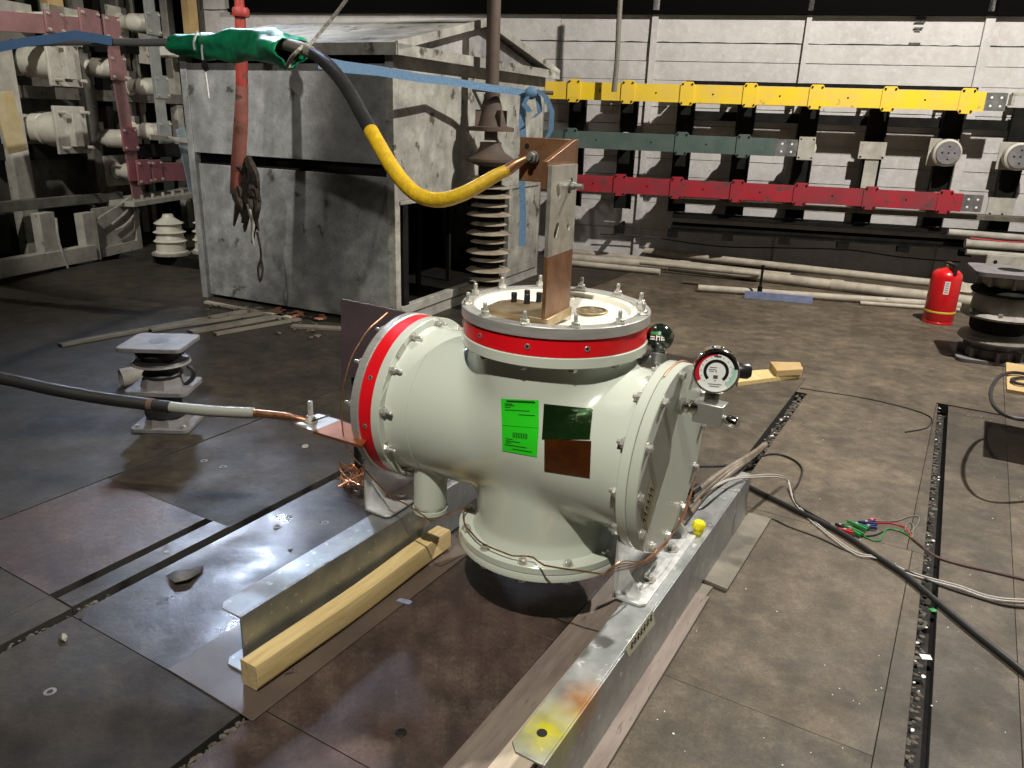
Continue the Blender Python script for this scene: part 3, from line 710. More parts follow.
t_ = link('tape', MB()._add([bt(*p) for p in tq], [(0,1,2,3)][::-1]), m_tape, beam); t_['label'] = 'strip of masking tape with marks'
pen = MB()
for k in range(7):
    f = (k+.8)/8.2; x = 653.5-26*f; y = 613+37*f
    pen.tube([bt(x,y-2.2,.001),bt(x-.2,y+4.5,.001)],.0013,4,1); pen.tube([bt(x+1.4,y-1.8,.001),bt(x-1.0,y+1.6,.001),bt(x+1,y+2.5,.001)],.0011,4,2)
link('pen_marks', pen, m_ink2, t_)
bl = thing('steel_channel_beam', 'galvanised steel channel beam lying along the squared timber on hardboard', 'steel beam'); bl.matrix_world = GF
lb = channel(-1.70,-1.597,1.245,3.0,.006,.212)
bl2 = link('channel', lb, m_galv, bl, bevel=.0015)
bl2.matrix_local = Matrix.Translation((-1.6,1.245,0)) @ Matrix.Rotation(radians(-1.2),4,'Z') @ Matrix.Translation((1.6,-1.245,0))
# squared timber beside the left beam, slightly bent
tb = MB(); n = 10; v0t, v1t = 1.215, 2.16; vs = []; fs = []
for k in range(n+1):
    s = k/n; v = v0t+(v1t-v0t)*s; u = -1.578+.022*s+.006*sin(s*5); w = .066
    prof = [(0,.006),(w*.88,.006),(w*.98,.018),(w,.076),(w*.94,.090),(0.003,.091),(0,.086)]
    for (pu,pz) in prof: vs.append((u+pu, v, pz+.0035+.0025*sin(s*9)))
m_ = 7
for k in range(n):
    for i in range(m_): fs.append((k*m_+i,k*m_+(i+1)%m_,(k+1)*m_+(i+1)%m_,(k+1)*m_+i))
fs.append(tuple(range(m_-1,-1,-1))); fs.append(tuple(range(n*m_,n*m_+m_)))
tim = thing('squared_timber', 'fresh yellow squared timber lying against the left steel beam', 'timber', GF)
link('timber_body', MB()._add(vs,fs[:-2]).mesh('timber_body',18), m_wood, tim); link('end_face', MB()._add(vs[:m_],[tuple(range(m_-1,-1,-1))]), m_woodend, tim); link('end_face', MB()._add(vs[-m_:],[tuple(range(m_))]), m_woodend, tim)
def sheet(name, label, cat, poly, z0, z1, m, bev=.001):
    return tag(link(name, MB().prism(poly, z0, z1), m, None, GF, bevel=bev), label, cat)
sheet('hardboard_sheet','thin brown hardboard sheet under the left beam and timber','sheet',[(-1.815,1.14),(-1.442,1.13),(-1.425,2.25),(-1.80,2.25)],.0015,.0055,m_sheet)
sheet('plywood_strip','long worn grey-brown plywood strip on the red-brown floor','plank',[(-.905,.9),(-.80,.9),(-.785,2.9),(-.89,2.9)],.002,.012,m_plank)
sheet('pale_board','pale raw wooden board peeping out under the right beam','plank',[(-.806,.95),(-.70,.95),(-.70,2.2),(-.79,2.2)],.0125,.018,m_ply)
sheet('worn_plank','worn pinkish plank along the outer foot of the right beam','plank',[(-.697,.9),(-.540,.9),(-.545,2.40),(-.697,2.40)],.002,.0175,m_plank)
sheet('short_dusty_plank','short dusty plank with clean end under the right beam','plank',[(-.60,2.50),(-.505,2.485),(-.495,3.12),(-.60,3.12)],.002,.016,m_plank2)
sheet('worn_plank','narrow bare plank end between two planks beside the right beam','plank',[(-.60,2.41),(-.56,2.41),(-.555,2.48),(-.60,2.48)],.002,.010,m_plank2)
p = gz(698,527,BZ+.02)
ycap = thing('yellow_bung','small bright yellow plastic cap standing on the right beam','cap',Matrix.Translation(gz(698,533,BZ)))
b = MB()
b.lathe([(.016,0),(.018,.004),(.018,.02),(.022,.022),(.022,.040),(.017,.046),(0,.046)],20)
link('cap_body', b, m_capy, ycap)
lg = MB()
for k in range(8): t = k*pi/4; lg.cyl((.021*cos(t),.021*sin(t),.024),(.021*cos(t),.021*sin(t),.040),.004,6)
link('grip_ribs', lg, m_capy, ycap)

# ================================================================ METAL HOUSING (gabled cabinet)
BC = radians(25); tc = Vector((cos(BC),-sin(BC),0)); nc = Vector((sin(BC),cos(BC),0)); CB = gz(204,297)
HM = frame(tc, nc, ez, CB)     # x right along front, y back, z up
hs = thing('metal_housing','large weathered grey sheet-metal housing with a shallow gabled roof','housing',HM)
W_, D_, HT = 2.06, 2.72, 2.02
def hp(name, *bx, m=m_cab, par=hs, bev=.004): return link(name, MB().box(*bx), m, par, bevel=bev)
hp('lower_front_panel', .05,W_-.06,.03,.05,.03,1.155); hp('upper_front_panel', .05,W_-.06,.0,.04,1.245,HT-.08)
hp('gap_backing', .05,W_-.06,.07,.09,1.1,1.3,m=m_dark); hp('eave_shade_strip', .05,W_-.06,.07,.09,HT-.12,HT,m=m_dark)  # black backing: dark interior behind the gap, eave shade put into the colour
hp('corner_post', -.01,.06,-.008,.06,0,HT,m=m_cab); hp('corner_post', W_-.07,W_,-.008,.06,0,HT,m=m_cabw)
hp('corner_post', W_-.06,W_,D_-.08,D_,0,HT,m=m_cabw); hp('corner_post', -.01,.06,D_-.08,D_,0,HT)
hp('back_panel', 0,W_,D_-.03,D_,0.02,HT-.01); hp('left_panel', -.005,.02,.06,D_-.08,.02,HT-.01)
hp('right_upper_panel', W_-.03,W_-.004,.06,D_-.08,.985,HT-.01,m=m_cabw)
hp('opening_lintel', W_-.05,W_+.012,.05,D_-.06,.955,.985,m=m_cabw)
hp('opening_sill', W_-.05,W_+.012,.05,D_-.06,.10,.17,m=m_cabw); hp('kick_panel', W_-.03,W_-.004,.06,D_-.08,.0,.10,m=m_cabw)
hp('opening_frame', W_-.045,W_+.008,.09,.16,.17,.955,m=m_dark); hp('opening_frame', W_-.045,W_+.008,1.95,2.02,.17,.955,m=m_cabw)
hp('opening_side_panel', W_-.03,W_-.004,2.02,D_-.08,.17,.955,m=m_cabw)
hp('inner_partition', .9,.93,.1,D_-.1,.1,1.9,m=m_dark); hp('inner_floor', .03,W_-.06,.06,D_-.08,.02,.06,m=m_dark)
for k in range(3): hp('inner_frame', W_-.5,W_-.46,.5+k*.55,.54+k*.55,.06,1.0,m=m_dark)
# roof: two slopes with ridge along x, gable sheets, drip edges
ov = .10; rz = HT+.33; ym = D_/2-.1
roof = MB()
for (ya, za, yb, zb) in ((-ov,HT+.03,ym,rz),(ym,rz,D_+ov,HT+.03)):
    n_ = Vector((0,-(zb-za),(yb-ya))).normalized()*.02
    vs = [(-ov,ya,za),(W_+ov,ya,za),(W_+ov,yb,zb),(-ov,yb,zb)]
    roof._add([Vector(v) for v in vs]+[Vector(v)+n_ for v in vs],[(3,2,1,0),(4,5,6,7),(0,1,5,4),(1,2,6,5),(2,3,7,6),(3,0,4,7)])
rf = link('roof', roof, m_cabw, hs)
for x in (W_-.01, -.0): link('gable_sheet', MB().prism([(0,HT-.01),(D_,HT-.01),(ym,rz-.01)],0,.01,frame(Vector((0,1,0)),ez,Vector((1,0,0)),(x,0,0))), m_cab, hs)
link('drip_edge', MB().box(-ov,W_+ov,-ov-.01,-ov+.01,HT-.03,HT+.05), m_cabw, rf)
link('drip_edge', MB().box(W_+ov-.012,W_+ov+.01,-ov,D_+ov,HT-.03,HT+.045), m_cabw, rf)
for (ya, za, yb, zb) in ((-ov,HT+.03,ym,rz),(ym,rz,D_+ov,HT+.03)):
    link('barge_board', MB().bar((W_+ov,ya,za),(W_+ov,yb,zb),.06,.02,(1,0,0)), m_cabw, rf)
link('flat_strap', MB().box(.3,W_+.06,-ov+.2,-ov+.9,HT+.13,HT+.135), m_cabw, rf) if False else None

# ================================================================ POST INSULATOR WITH PIPE BESIDE THE HOUSING
pb = gz(487,308); pi_ = thing('pedestal_insulator','tall dark ribbed post insulator carrying an upright pipe beside the housing','insulator',Matrix.Translation(pb))
zc = lambda y, x=487: height_at(pb, x, y)
d_ = pb.length; sc = (pb-CP).length/F
prof = [(.13,.0),(.13,zc(290))]
b = MB(); b.lathe([(.12,0),(.12,.05),(.10,.06),(.10,zc(155))],24); link('core', b, m_dark, pi_)
ys = [286,277,268,258,250,240,231.5,222.5,213,204,195,186,177]
m_shed = mat('dusty_brown_glaze', (.34,.29,.22), (.2,.16,.12), rough=.5, scale=9)
for k, y in enumerate(ys):
    r = .195 if k % 2 == 0 else .16; z = zc(y)
    link('shed', MB().lathe([(.10,z+.012),(r-.02,z),(r,z-.012),(r-.012,z-.016),(.10,z-.006)],32), m_shed, pi_)
link('cap_plate', MB().lathe([(.10,zc(166)),(.20,zc(161)),(.20,zc(158.5)),(.12,zc(152)),(.09,zc(146)),(.09,zc(142))],32), m_rust, pi_)
link('pipe_flange', MB().lathe([(.19,zc(131)),(.19,zc(127)),(.13,zc(126)),(.065,zc(98)),(.065,zc(94))],24), m_rust, pi_)
link('pipe', MB().lathe([(.055,zc(140)),(.055,3.6)],20), m_rust, pi_)
for k in range(4):
    t = k*pi/2+.6; link('flange_rib', MB().box(.05,.15,-.006,.006,zc(126),zc(110),Matrix.Rotation(t,4,'Z')), m_rust, pi_)
# rail the strap is tied to
ra = atdepth(440,88,6.9); rb = atdepth(553,93,7.1)
tag(link('steel_rod', MB().cyl(ra, rb, .018, 10), m_rust), 'rusty horizontal rod across the housing gable that the strap is tied to', 'rod')
# ================================================================ BLUE STRAPS
sp = [atd(318,62,3.9),atd(345,67,4.3),atd(380,71,4.9),atd(420,78,5.6),atd(455,82,6.2),atd(490,88,6.5),atd(520,92,6.7),atd(535,95,6.75)]
s_ = thing('lifting_strap','pale blue flat lifting strap stretched across the housing and hanging down beside the pole','strap')
def ribbon(pts, w, t, side):
    b = MB()
    vs = []; fs = []
    for p in pts:
        p = Vector(p)
        for q in ((-w/2,-t/2),(w/2,-t/2),(w/2,t/2),(-w/2,t/2)):
            nn = Vector(side); vs.append(p+nn*q[0]+(CP-p).normalized()*q[1])
    for k in range(len(pts)-1):
        for i in range(4): fs.append((k*4+i,k*4+(i+1)%4,k*4+4+(i+1)%4,k*4+4+i))
    fs += [(3,2,1,0), tuple(len(pts)*4-4+i for i in range(4))]
    return b._add(vs, fs)
link('stretched_run', ribbon(sp,.055,.006,(0,0,1)), m_blue, s_)
hang = [atd(524,92,6.75),atd(522,120,6.72),atd(524,150,6.70),atd(522,185,6.70),atd(523,215,6.68),atd(522,246,6.68)]
link('hanging_end', ribbon(hang,.055,.006,(1,0,0)), m_blue, s_)
for k,(pts) in enumerate(([(530,92),(538,97),(540,112),(533,118)],[(536,90),(546,97),(552,112),(551,130),(547,138)],[(528,96),(524,104),(530,112)])):
    link('knot_loop', ribbon([atd(x,y,6.66-.02*k) for x,y in pts],.045,.008,(.9,0,.3)), m_blue, s_)
link('knot', MB().lathe([(0,-.05),(.04,-.04),(.055,0),(.04,.04),(0,.05)],10,zframe(atd(531,93,6.66),(1,0,.2))), m_blue, s_)

# ================================================================ OVERHEAD POWER CABLE
cab = thing('power_cable','thick cable with yellow and black insulation sagging to the copper angle from the left','cable')
lug0 = LUG_W; ld = (lug0-CP).length
yp = [lug0+(atd(508,170,ld+.0)-lug0)*.9, atd(495,176,ld+.01), atd(478,186,ld+.02), atd(460,195,ld+.04), atd(440,200,ld+.08), atd(420,196,ld+.13), atd(405,184,ld+.19), atd(392,167,ld+.26), atd(380,147,ld+.34), atd(371,131,ld+.42)]
yr = [.017,.020,.022,.0235,.024,.0245,.025,.0255,.026,.026]
link('yellow_sleeve', MB().tube(yp, yr, 14), m_yellow, cab)
link('copper_lug', MB().tube([lug0+(atd(527,158,ld)-lug0)*1, lug0+(atd(516,164,ld)-lug0)*1, yp[0]+(yp[1]-yp[0])*.15],[.010,.016,.018],12), m_copper, cab)
D0 = ld+.42
bp = [yp[-1], atd(362,115,D0+.08), atd(350,93,D0+.2), atd(338,76,D0+.35), atd(326,63,D0+.5), atd(314,54,D0+.65)]
link('black_sheath', MB().tube(bp,[.025,.025,.0255,.026,.026,.026],12), m_rubber, cab)
gp_ = [bp[-1], atd(303,49,D0+.75), atd(290,45,D0+.9), atd(278,43,D0+1.05), atd(262,42,D0+1.3), atd(240,42,D0+1.6), atd(210,42,D0+1.9), atd(172,42,D0+2.2)]
link('braided_sheath', MB().tube(gp_,[.026,.026,.026,.026,.025,.024,.023,.022],12), m_greysh, cab)
lp = [gp_[-1], atd(145,42.5,D0+2.4), atd(110,42,D0+2.6), atd(60,42,D0+2.85), atd(0,44,D0+3.1), atd(-60,48,D0+3.3)]
link('grey_sheath', MB().tube(lp,[.022]*6,10), mat('dark_grey_sheath',(.20,.20,.19),rough=.4), cab)
# green wrap: crumpled cloth sleeve around the cable
gw = thing('cloth_wrap','crumpled bright green cloth wrapped around the overhead cable and tied with string','cloth')
vs = []; fs = []; nu, nv = 26, 20
ctr = [atd(171,45,D0+2.2),atd(195,45,D0+2.05),atd(220,46,D0+1.85),atd(245,46,D0+1.6),atd(268,47,D0+1.3),atd(282,50,D0+1.05),atd(292,52,D0+.9)]
rr_ = [.050,.060,.066,.070,.074,.076,.064]
ra_ = random.Random(5); ph = [ra_.uniform(0,6) for _ in range(8)]
for i in range(nu+1):
    s = i/nu*(len(ctr)-1); k = min(int(s), len(ctr)-2); f = s-k; c = ctr[k]*(1-f)+ctr[k+1]*f; r = rr_[k]*(1-f)+rr_[k+1]*f
    ax_ = (ctr[k+1]-ctr[k]).normalized(); y_ = ez.cross(ax_).normalized(); z_ = ax_.cross(y_)
    for j in range(nv):
        t = 2*pi*j/nv; q = r*(1+.16*sin(3*t+ph[0]+i*.35)+.10*sin(5*t+ph[1]-i*.5)+.07*sin(i*1.1+ph[2]+2*t))
        if i > 15: q *= 1+.12*sin(2*t+1.2)*(i-15)/11
        vs.append(c+(y_*cos(t)+z_*sin(t))*q*(1 if i else .8))
for i in range(nu):
    for j in range(nv): fs.append((i*nv+j,i*nv+(j+1)%nv,(i+1)*nv+(j+1)%nv,(i+1)*nv+j))
o = link('sleeve', MB()._add(vs,fs).mesh('sleeve',70), m_green_t, gw)
sm = o.modifiers.new('thick','SOLIDIFY'); sm.thickness = .004
def at_wrap(x, y, dd): return atd(x, y, dd)
for pts in ([(197,31),(194,42),(195,50)],[(200,33),(207,45),(212,54)],[(212,34),(204,42),(202,48),(203,60)],[(224,35),(229,44),(230,55)]):
    link('string', MB().tube([atd(x,y,D0+1.88) for x,y in pts],.006,5,3), m_white, gw)
link('string', MB().tube([atd(203,58,D0+1.88),atd(205,72,D0+1.9),atd(207,85,D0+1.9),atd(208.5,98,D0+1.9)],.006,5,2), m_white, gw)
link('tag', MB().tube([atd(203,60,D0+1.87),atd(205,66,D0+1.87),atd(207,71,D0+1.87)],[.008,.02,.012],6,2), m_rubber, gw)
# rope carrying the cable
rp_ = [atd(372,-40,D0+1.0), atd(346,0,D0+1.0), atd(325,27,D0+1.0), atd(308,46,D0+.95), atd(299,50,D0+.82)]
rope = thing('rope','thin twisted rope from above looped under the sagging cable','rope')
link('hanging_run', MB().tube(rp_,.0085,6,3), m_rope, rope)
cc = atd(297,49,D0+.82); lx_ = (atd(303,46,D0+.82)-atd(291,52,D0+.82)).normalized()
link('loop', MB().tube([atd(306,44,D0+.75),atd(299,50,D0+.68),atd(292,57,D0+.72),atd(288,64,D0+.82),atd(288,67,D0+.9),atd(296,60,D0+1.0),atd(306,48,D0+1.0),atd(310,43,D0+.95)],.008,6,3), m_rope, rope)
# ================================================================ RED HANGING POLE WITH CHARRED RAGS
Yp = 5.85
pole = thing('red_pole','hanging red-painted tube, burnt brown towards its lower end','pole')
pt = [atdepth(239,-6,Yp), atdepth(241,40,Yp), atdepth(242,86,Yp)]; p2 = [atdepth(242,86,Yp), atdepth(241,120,Yp), atdepth(238.5,160,Yp), atdepth(236,194,Yp)]
link('red_tube', MB().tube(pt,[.030,.040,.043],14,3), m_redp, pole); link('burnt_tube', MB().tube(p2,[.043,.049,.051,.044],14,3), m_redb, pole)
link('collar', MB().lathe([(.054,-.02),(.058,-.01),(.058,.03),(.05,.04)],14,Matrix.Translation(atdepth(241,14,Yp))), m_redp, pole)
rag = thing('charred_rag','black charred rags and strings dangling from the foot of the red tube','rag')
rr2 = random.Random(11)
for k in range(16):
    x0 = 243+rr2.uniform(-5,12); y0 = 158+rr2.uniform(-4,30); L_ = rr2.uniform(18,62)
    pts = [(x0,y0)]
    for j in range(4): pts.append((pts[-1][0]+rr2.uniform(-4,4.5), pts[-1][1]+L_/4))
    link('rag_strip', MB().tube([atdepth(x,y,Yp+rr2.uniform(-.04,.04)) for x,y in pts],[.03,.038,.030,.022,.008],6,3), m_char, rag)
link('string', MB().tube([atdepth(x,y,Yp) for x,y in ((257,232),(260,246),(261,258),(258,268),(260,282),(263,270),(261,258))],.009,5,3), m_char, rag)
link('string', MB().tube([atdepth(x,y,Yp-.05) for x,y in ((248,204),(251,216),(253,226),(252,236),(254,246))],[.012,.014,.016,.012,.006],6,3), m_wsteel, rag)

# ================================================================ BUSBARS ON THE BACK WALL
SO = .56
def pxbar(x0,y0,x1,y1,so=SO): return wpx(x0,y0,so), wpx(x1,y1,so)
zy = wpx(775,96,SO).z; zg = wpx(680,143.5,SO).z; zr = wpx(775,193,SO).z
print('BUSZ', zy, zg, zr)
hb = .185
def bus(label, x0, x1, z, m, hole_x, tail=None):
    t = thing('wall_busbar', label, 'busbar', WM, 'phase busbars on the concrete wall')
    a0 = wpx(x0,96,SO).x; a1 = x1
    link('bar', MB().box(a0,a1,SO-.008,SO+.008,z-hb/2,z+hb/2), m, t)
    if tail:
        link('bare_end', MB().box(a1,a1+tail,SO-.008,SO+.008,z-hb/2+.006,z+hb/2-.006), m_baral, t)
        for dx in (.28,.74):
            for dz in (-.04,.04): link('end_hole', MB().lathe([(.012,0),(.012,.002)],10,frame(Vector((1,0,0)),ez,Vector((0,-1,0)),(a1+tail*dx,SO+.0075,z+dz)) @ Matrix.Rotation(pi,4,'X')), m_black if False else m_white, t)
    for hx in hole_x: link('bolt_hole', MB().lathe([(.010,0),(.010,.002)],8,frame(Vector((1,0,0)),-ez,Vector((0,1,0)),(hx,SO+.0078,z))), m_dark, t)
    return t
X = lambda x, y: wpx(x, y, SO).x
by = bus('bright yellow painted busbar along the top of the wall rack', 535, X(985,101), zy, m_ybus, [X(600,92),X(656,93),X(713,94),X(780,95),X(848,97),X(925,99)], X(1006,103)-X(985,101))
bg = bus('dark green painted busbar in the middle of the wall rack', 520, X(776,147), zg, m_gbus, [X(596,141),X(651,143),X(706,144)], X(797,148)-X(776,147))
brd = bus('red painted busbar along the bottom of the wall rack', 540, X(962,203), zr, m_rbus, [X(593,184),X(647,187),X(703,189),X(760,191),X(832,196),X(906,199)], X(982,204)-X(962,203))
colx = [X(574,92),X(628,92),X(687,94),X(750,95),X(816,97),X(889,98),X(967,100),X(1040,102)]
# post frames
for k, cx in enumerate(colx):
    lab = ['black steel wall post nearest the housing','second black steel wall post from the housing','third black steel wall post from the housing','fourth black steel wall post from the housing','fifth black steel wall post from the housing','sixth black steel wall post from the housing','black steel wall post behind the ends of the busbars','rightmost black steel wall post past the busbar ends'][k]
    p = thing('wall_post', lab, 'post', WM, 'black posts of the wall rack')
    w = .20
    link('channel', MB().box(cx-w/2,cx+w/2,.16,.18,.62,zy-.04).box(cx-w/2,cx-w/2+.012,.18,.24,.62,zy-.04).box(cx+w/2-.012,cx+w/2,.18,.24,.62,zy-.04), m_dark, p)
    for z in (.9, 1.5):
        link('wall_arm', MB().box(cx-.03,cx+.03,.03,.16,z-.03,z+.03), m_dark, p)
    link('head_bracket', MB().box(cx-.16,cx+.16,.20,.26,zy+.075,zy+.105).box(cx-.16,cx-.13,.16,.26,zy-.02,zy+.09).box(cx+.13,cx+.16,.16,.26,zy-.02,zy+.09), m_wsteel, p)
# insulators with clamp plates
bmB = MB(); bmB.lathe([(.011,0),(.011,.012)],6)
clampbolt = bmB.mesh('clamp_bolt'); clampbolt.materials.append(m_dark)
YM = frame(Vector((1,0,0)),-ez,Vector((0,1,0)),(0,0,0))    # local z -> wall y
def wins(cx, z, m, label, plate=True, face='plate', so=SO):
    t = thing('standoff_insulator', label, 'insulator', WM, 'stand-off insulators of the wall rack')
    M_ = Matrix.Translation((cx,0,z)) @ YM
    y1 = so-.012
    link('porcelain', MB().lathe([(.055,.182),(.075,.19),(.075,y1-.14),(.098,y1-.125),(.098,y1-.06),(.085,y1-.05),(.085,y1)],28,M_), m_porc, t)
    if plate:
        w, h = .075, hb/2+.03
        pc = MB(); pc.prism([(-w+.02,-h),(w-.02,-h),(w,-h+.03),(w,h-.03),(w-.02,h),(-w+.02,h),(-w,h-.03),(-w,-h+.03)],so+.009,so+.022,M_)
        c = link('clamp_plate', pc, m, t, bevel=.002)
        for dx in (-.05,.05):
            for dz in (-h+.025,h-.025): link('clamp_bolt', clampbolt, None, c, M_ @ Matrix.Translation((dx,dz,so+.022)))
    return t
ordn = ['first','second','third','fourth','fifth','sixth','seventh','eighth']
for k in range(7):
    tail = ' post from the housing' if k < 6 else ' post, at the bar ends'
    wins(colx[k], zy, m_ybus, 'insulator with yellow clamp plate on the %s' % (ordn[k] if k else 'first')+tail)
    if k >= 0: wins(colx[k]-.01, zr, m_rbus, 'insulator with red clamp plate on the %s' % ordn[k]+tail)
    if k in (0,2,3): wins(colx[k]-.005, zg, m_gbus, 'insulator with green clamp plate on the %s' % ordn[k]+tail)
    if k == 1: wins(colx[k], zg, m_gbus, 'white insulator without clamp behind the green bar on the second post', plate=False)
# bare fittings at the green level
t = wins(colx[4]-.005, zg, m_wsteel, 'insulator with bare grey square plate past the end of the green bar', plate=False, so=SO)
link('square_plate', MB().box(colx[4]-.105,colx[4]+.065,SO-.01,SO+.006,zg-.12,zg+.12), m_wsteel, t, bevel=.003)
for dx in (-.085,.045):
    for dz in (-.095,.095): link('plate_hole', MB().lathe([(.01,0),(.01,.002)],8,Matrix.Translation((colx[4]+dx,SO+.0055,zg+dz)) @ YM), m_dark, t)
t = thing('bracket_plate','bare whitewashed bracket plate with stem on the sixth wall post','bracket',WM)
link('plate', MB().box(colx[5]-.155,colx[5]+.12,.26,.28,zg-.09,zg+.09), m_wsteel, t, bevel=.003)
link('plate_arm', MB().box(colx[5]-.07,colx[5]+.07,.24,.26,zr+.08,zg+.02), m_wsteel, t)
for dx in (-.13,.095): link('plate_hole', MB().lathe([(.012,0),(.012,.002)],8,Matrix.Translation((colx[5]+dx,.2795,zg-.07)) @ YM), m_dark, t)
def discins(cx, z, label):
    t = thing('standoff_insulator', label, 'insulator', WM, 'stand-off insulators of the wall rack')
    M_ = Matrix.Translation((cx,0,z)) @ YM
    link('back_plate', MB().box(cx-.15,cx+.13,.245,.26,z-.14,z+.14), m_wsteel, t, bevel=.004)
    c = link('porcelain', MB().lathe([(.08,.26),(.10,.28),(.135,.32),(.14,.36),(.14,.42),(.12,.44)],32,M_), m_porc, t)
    link('end_disc', MB().lathe([(.12,.44),(.115,.452),(0,.452)],32,M_), m_ironl, t)
    for k in range(5):
        dx, dz = ((0,0),(.06,0),(-.06,0),(0,.065),(0,-.065))[k]
        link('disc_hole', MB().lathe([(.010,.452),(.010,.454)],8,M_ @ Matrix.Translation((dx,dz,0))), m_dark, t)
discins(colx[6]-.04, zg+.01, 'round bare insulator with five holes in its face, below the yellow bar end')
discins(colx[7]-.02, zg+.0, 'round bare insulator cut off by the right edge of the picture')
t = thing('bracket_plate','narrow whitewashed bracket below the rightmost insulator','bracket',WM)
link('plate', MB().box(colx[7]-.16,colx[7]+.1,.245,.26,zr-.16,zr+.05), m_wsteel, t)
for dx in (-.12,.0): link('plate_hole', MB().lathe([(.012,.26),(.012,.262)],8,Matrix.Translation((colx[7]+dx,0,zr-.12)) @ YM), m_dark, t)
# rails along the wall
def rail(label, z, y0, y1, h, m, x0=-1.2, x1=4.2, nm='wall_rail'):
    t = tag(link(nm, MB().box(x0,x1,y0,y1,z,z+h), m, None, WM, bevel=.004), label, 'rail'); return t
zmid = wpx(900,122,.1).z
rail('black rail on the wall between the yellow and green bars', zmid-.05, .06,.11,.10, m_dark)
rail('black flat rail tight above the yellow busbar', zy+.112, .20,.27,.035, m_dark, x1=wpx(985,101,SO).x)
zq = wpx(775,206,.46).z
rail('dusty olive rail under the red busbar', zq-.03, .25,.46,.05, m_olive)
zq2 = wpx(775,222,.5).z
rail('upper black cable tray rail near the wall foot', zq2-.03, .10,.40,.04, m_dark)
zq3 = wpx(775,236,.54).z
tr = thing('cable_tray','black steel cable tray running along the foot of the wall','cable tray',WM)
link('tray_floor', MB().box(-1.2,4.2,.22,.54,zq3,zq3+.02), m_dark, tr); link('tray_lip', MB().box(-1.2,4.2,.53,.54,zq3-.02,zq3+.05), m_dark, tr); link('tray_lip', MB().box(-1.2,4.2,.22,.23,zq3+.02,zq3+.05), m_dark, tr)
for k in range(9):
    x = colx[0]+k*.62; link('tray_foot', MB().box(x-.06,x+.06,.46,.535,zq3-.09,zq3), m_dark, tr); link('tray_leg', MB().box(x-.02,x+.02,.03,.50,zq3-.04,zq3), m_dark, tr)
# conduits and wires on the tray at the right
for k,(ya,yb,r,m,lab) in enumerate(((232,238,.035,m_wsteel,'upper pale conduit on the tray right of the extinguisher'),(243,246,.045,m_wsteel,'thick pale conduit on the tray right of the extinguisher'),(252,256,.03,m_wsteel,'thin pale conduit below the thick one on the tray'))):
    x0 = (948,965,966)[k]; pa = WM @ wpx(x0,ya,.62+.06*k); pc = WM @ wpx(1060,yb+3,.62+.06*k)
    tag(link('conduit', MB().cyl(pa,pc,r,12), m), lab, 'conduit', 'conduits on the tray')
tag(link('wire', MB().tube([WM @ wpx(970,238,.70), WM @ wpx(990,240,.70), WM @ wpx(1010,242,.70), WM @ wpx(1050,243,.70)],.009,5,3), m_redins), 'thin red wire lying between the conduits on the tray', 'wire')
t = thing('perforated_strip','flat pale perforated steel strip at the right edge under the conduits','strip',WM)
zs = wpx(1000,262,.78); link('strip', MB().box(wpx(986,260,.78).x,4.2,.76,.80,zs.z-.07,zs.z+.07), m_wsteel, t, bevel=.004)
link('strip_hole', MB().lathe([(.02,.80),(.02,.802)],10,Matrix.Translation((wpx(993,258,.8).x+.03,0,zs.z)) @ YM), m_dark, t)
# wires hanging on the wall
tag(link('hanging_cable', MB().tube([WM @ wpx(622,-30,.80), WM @ wpx(619,20,.80), WM @ wpx(617,60,.79), WM @ wpx(614,92,.78)],[.028,.028,.026,.03],8,3), m_greysh), 'grey cable hanging down in front of the yellow busbar', 'cable')
tag(link('floor_cable', MB().tube([WM @ wpx(x,y,.15) for x,y in ((600,234),(650,237),(690,243),(730,247),(790,248),(850,250),(900,257),(960,262))],.008,5,3), m_rubber), 'thin black cable sagging along the wall foot', 'cable')

# ================================================================ LEFT BUSBAR RACK
def lpx(x, y, off=0.0): return LMi @ onp(x, y, PL+el*off, el)   # rack coords (x along, y into wall, z up), off = stand-off toward the room
def rthing(name, label, cat, group=None): return thing(name, label, cat, LM, group)
def lbar(name, label, p0, p1, w, m, off=.0, t=.02, cat='busbar', grp='busbars of the left rack'):
    o = rthing(name, label, cat, grp); link('bar', MB().bar(lpx(*p0,off), lpx(*p1,off), w, t, (0,-1,0)), m, o, bevel=.003); return o
lbar('rack_busbar','faded pink horizontal busbar at the top of the left rack',(-14,20),(118,29),.17,m_pink,.02)
lbar('rack_busbar','faded red vertical busbar of the left rack',(109,22),(139,203),.19,m_pink,.0)
lbar('rack_busbar','grey vertical busbar of the left rack passing behind the overhead cable',(146,-20),(163,128),.19,m_greyb,.0)
lbar('rack_busbar','pale blue-grey vertical busbar next to the housing',(180,128),(196,201),.19,m_blueb,.05)
lbar('rack_busbar','short rose-red horizontal busbar low on the left rack',(128,171),(199,172),.22,m_pinkr,.03)
lbar('rack_busbar','yellow stained vertical bar at the left edge of the picture',(2,92),(18,152),.24,mat('yellow_stained',(.42,.36,.24),(.36,.28,.12),rough=.7,scale=6),.0)
lbar('rack_busbar','light link plate joining the grey and blue-grey bars',(150,137),(190,141),.06,m_wsteel,.12)
sh = rthing('rack_shelf','pale steel shelf plate under the vertical bars of the left rack','shelf')
s0, s1 = lpx(128,203), lpx(205,207); link('shelf_plate', MB().box(s0.x-.1,s1.x+.3,-.15,.35,s0.z-.03,s0.z+.03), m_wsteel, sh, bevel=.004)
for k in range(5): link('shelf_bolt', MB().lathe([(.018,0),(.018,.05)],8,Matrix.Translation((s0.x+.15+.2*k,-.08,s0.z+.03))), m_wsteel, sh)
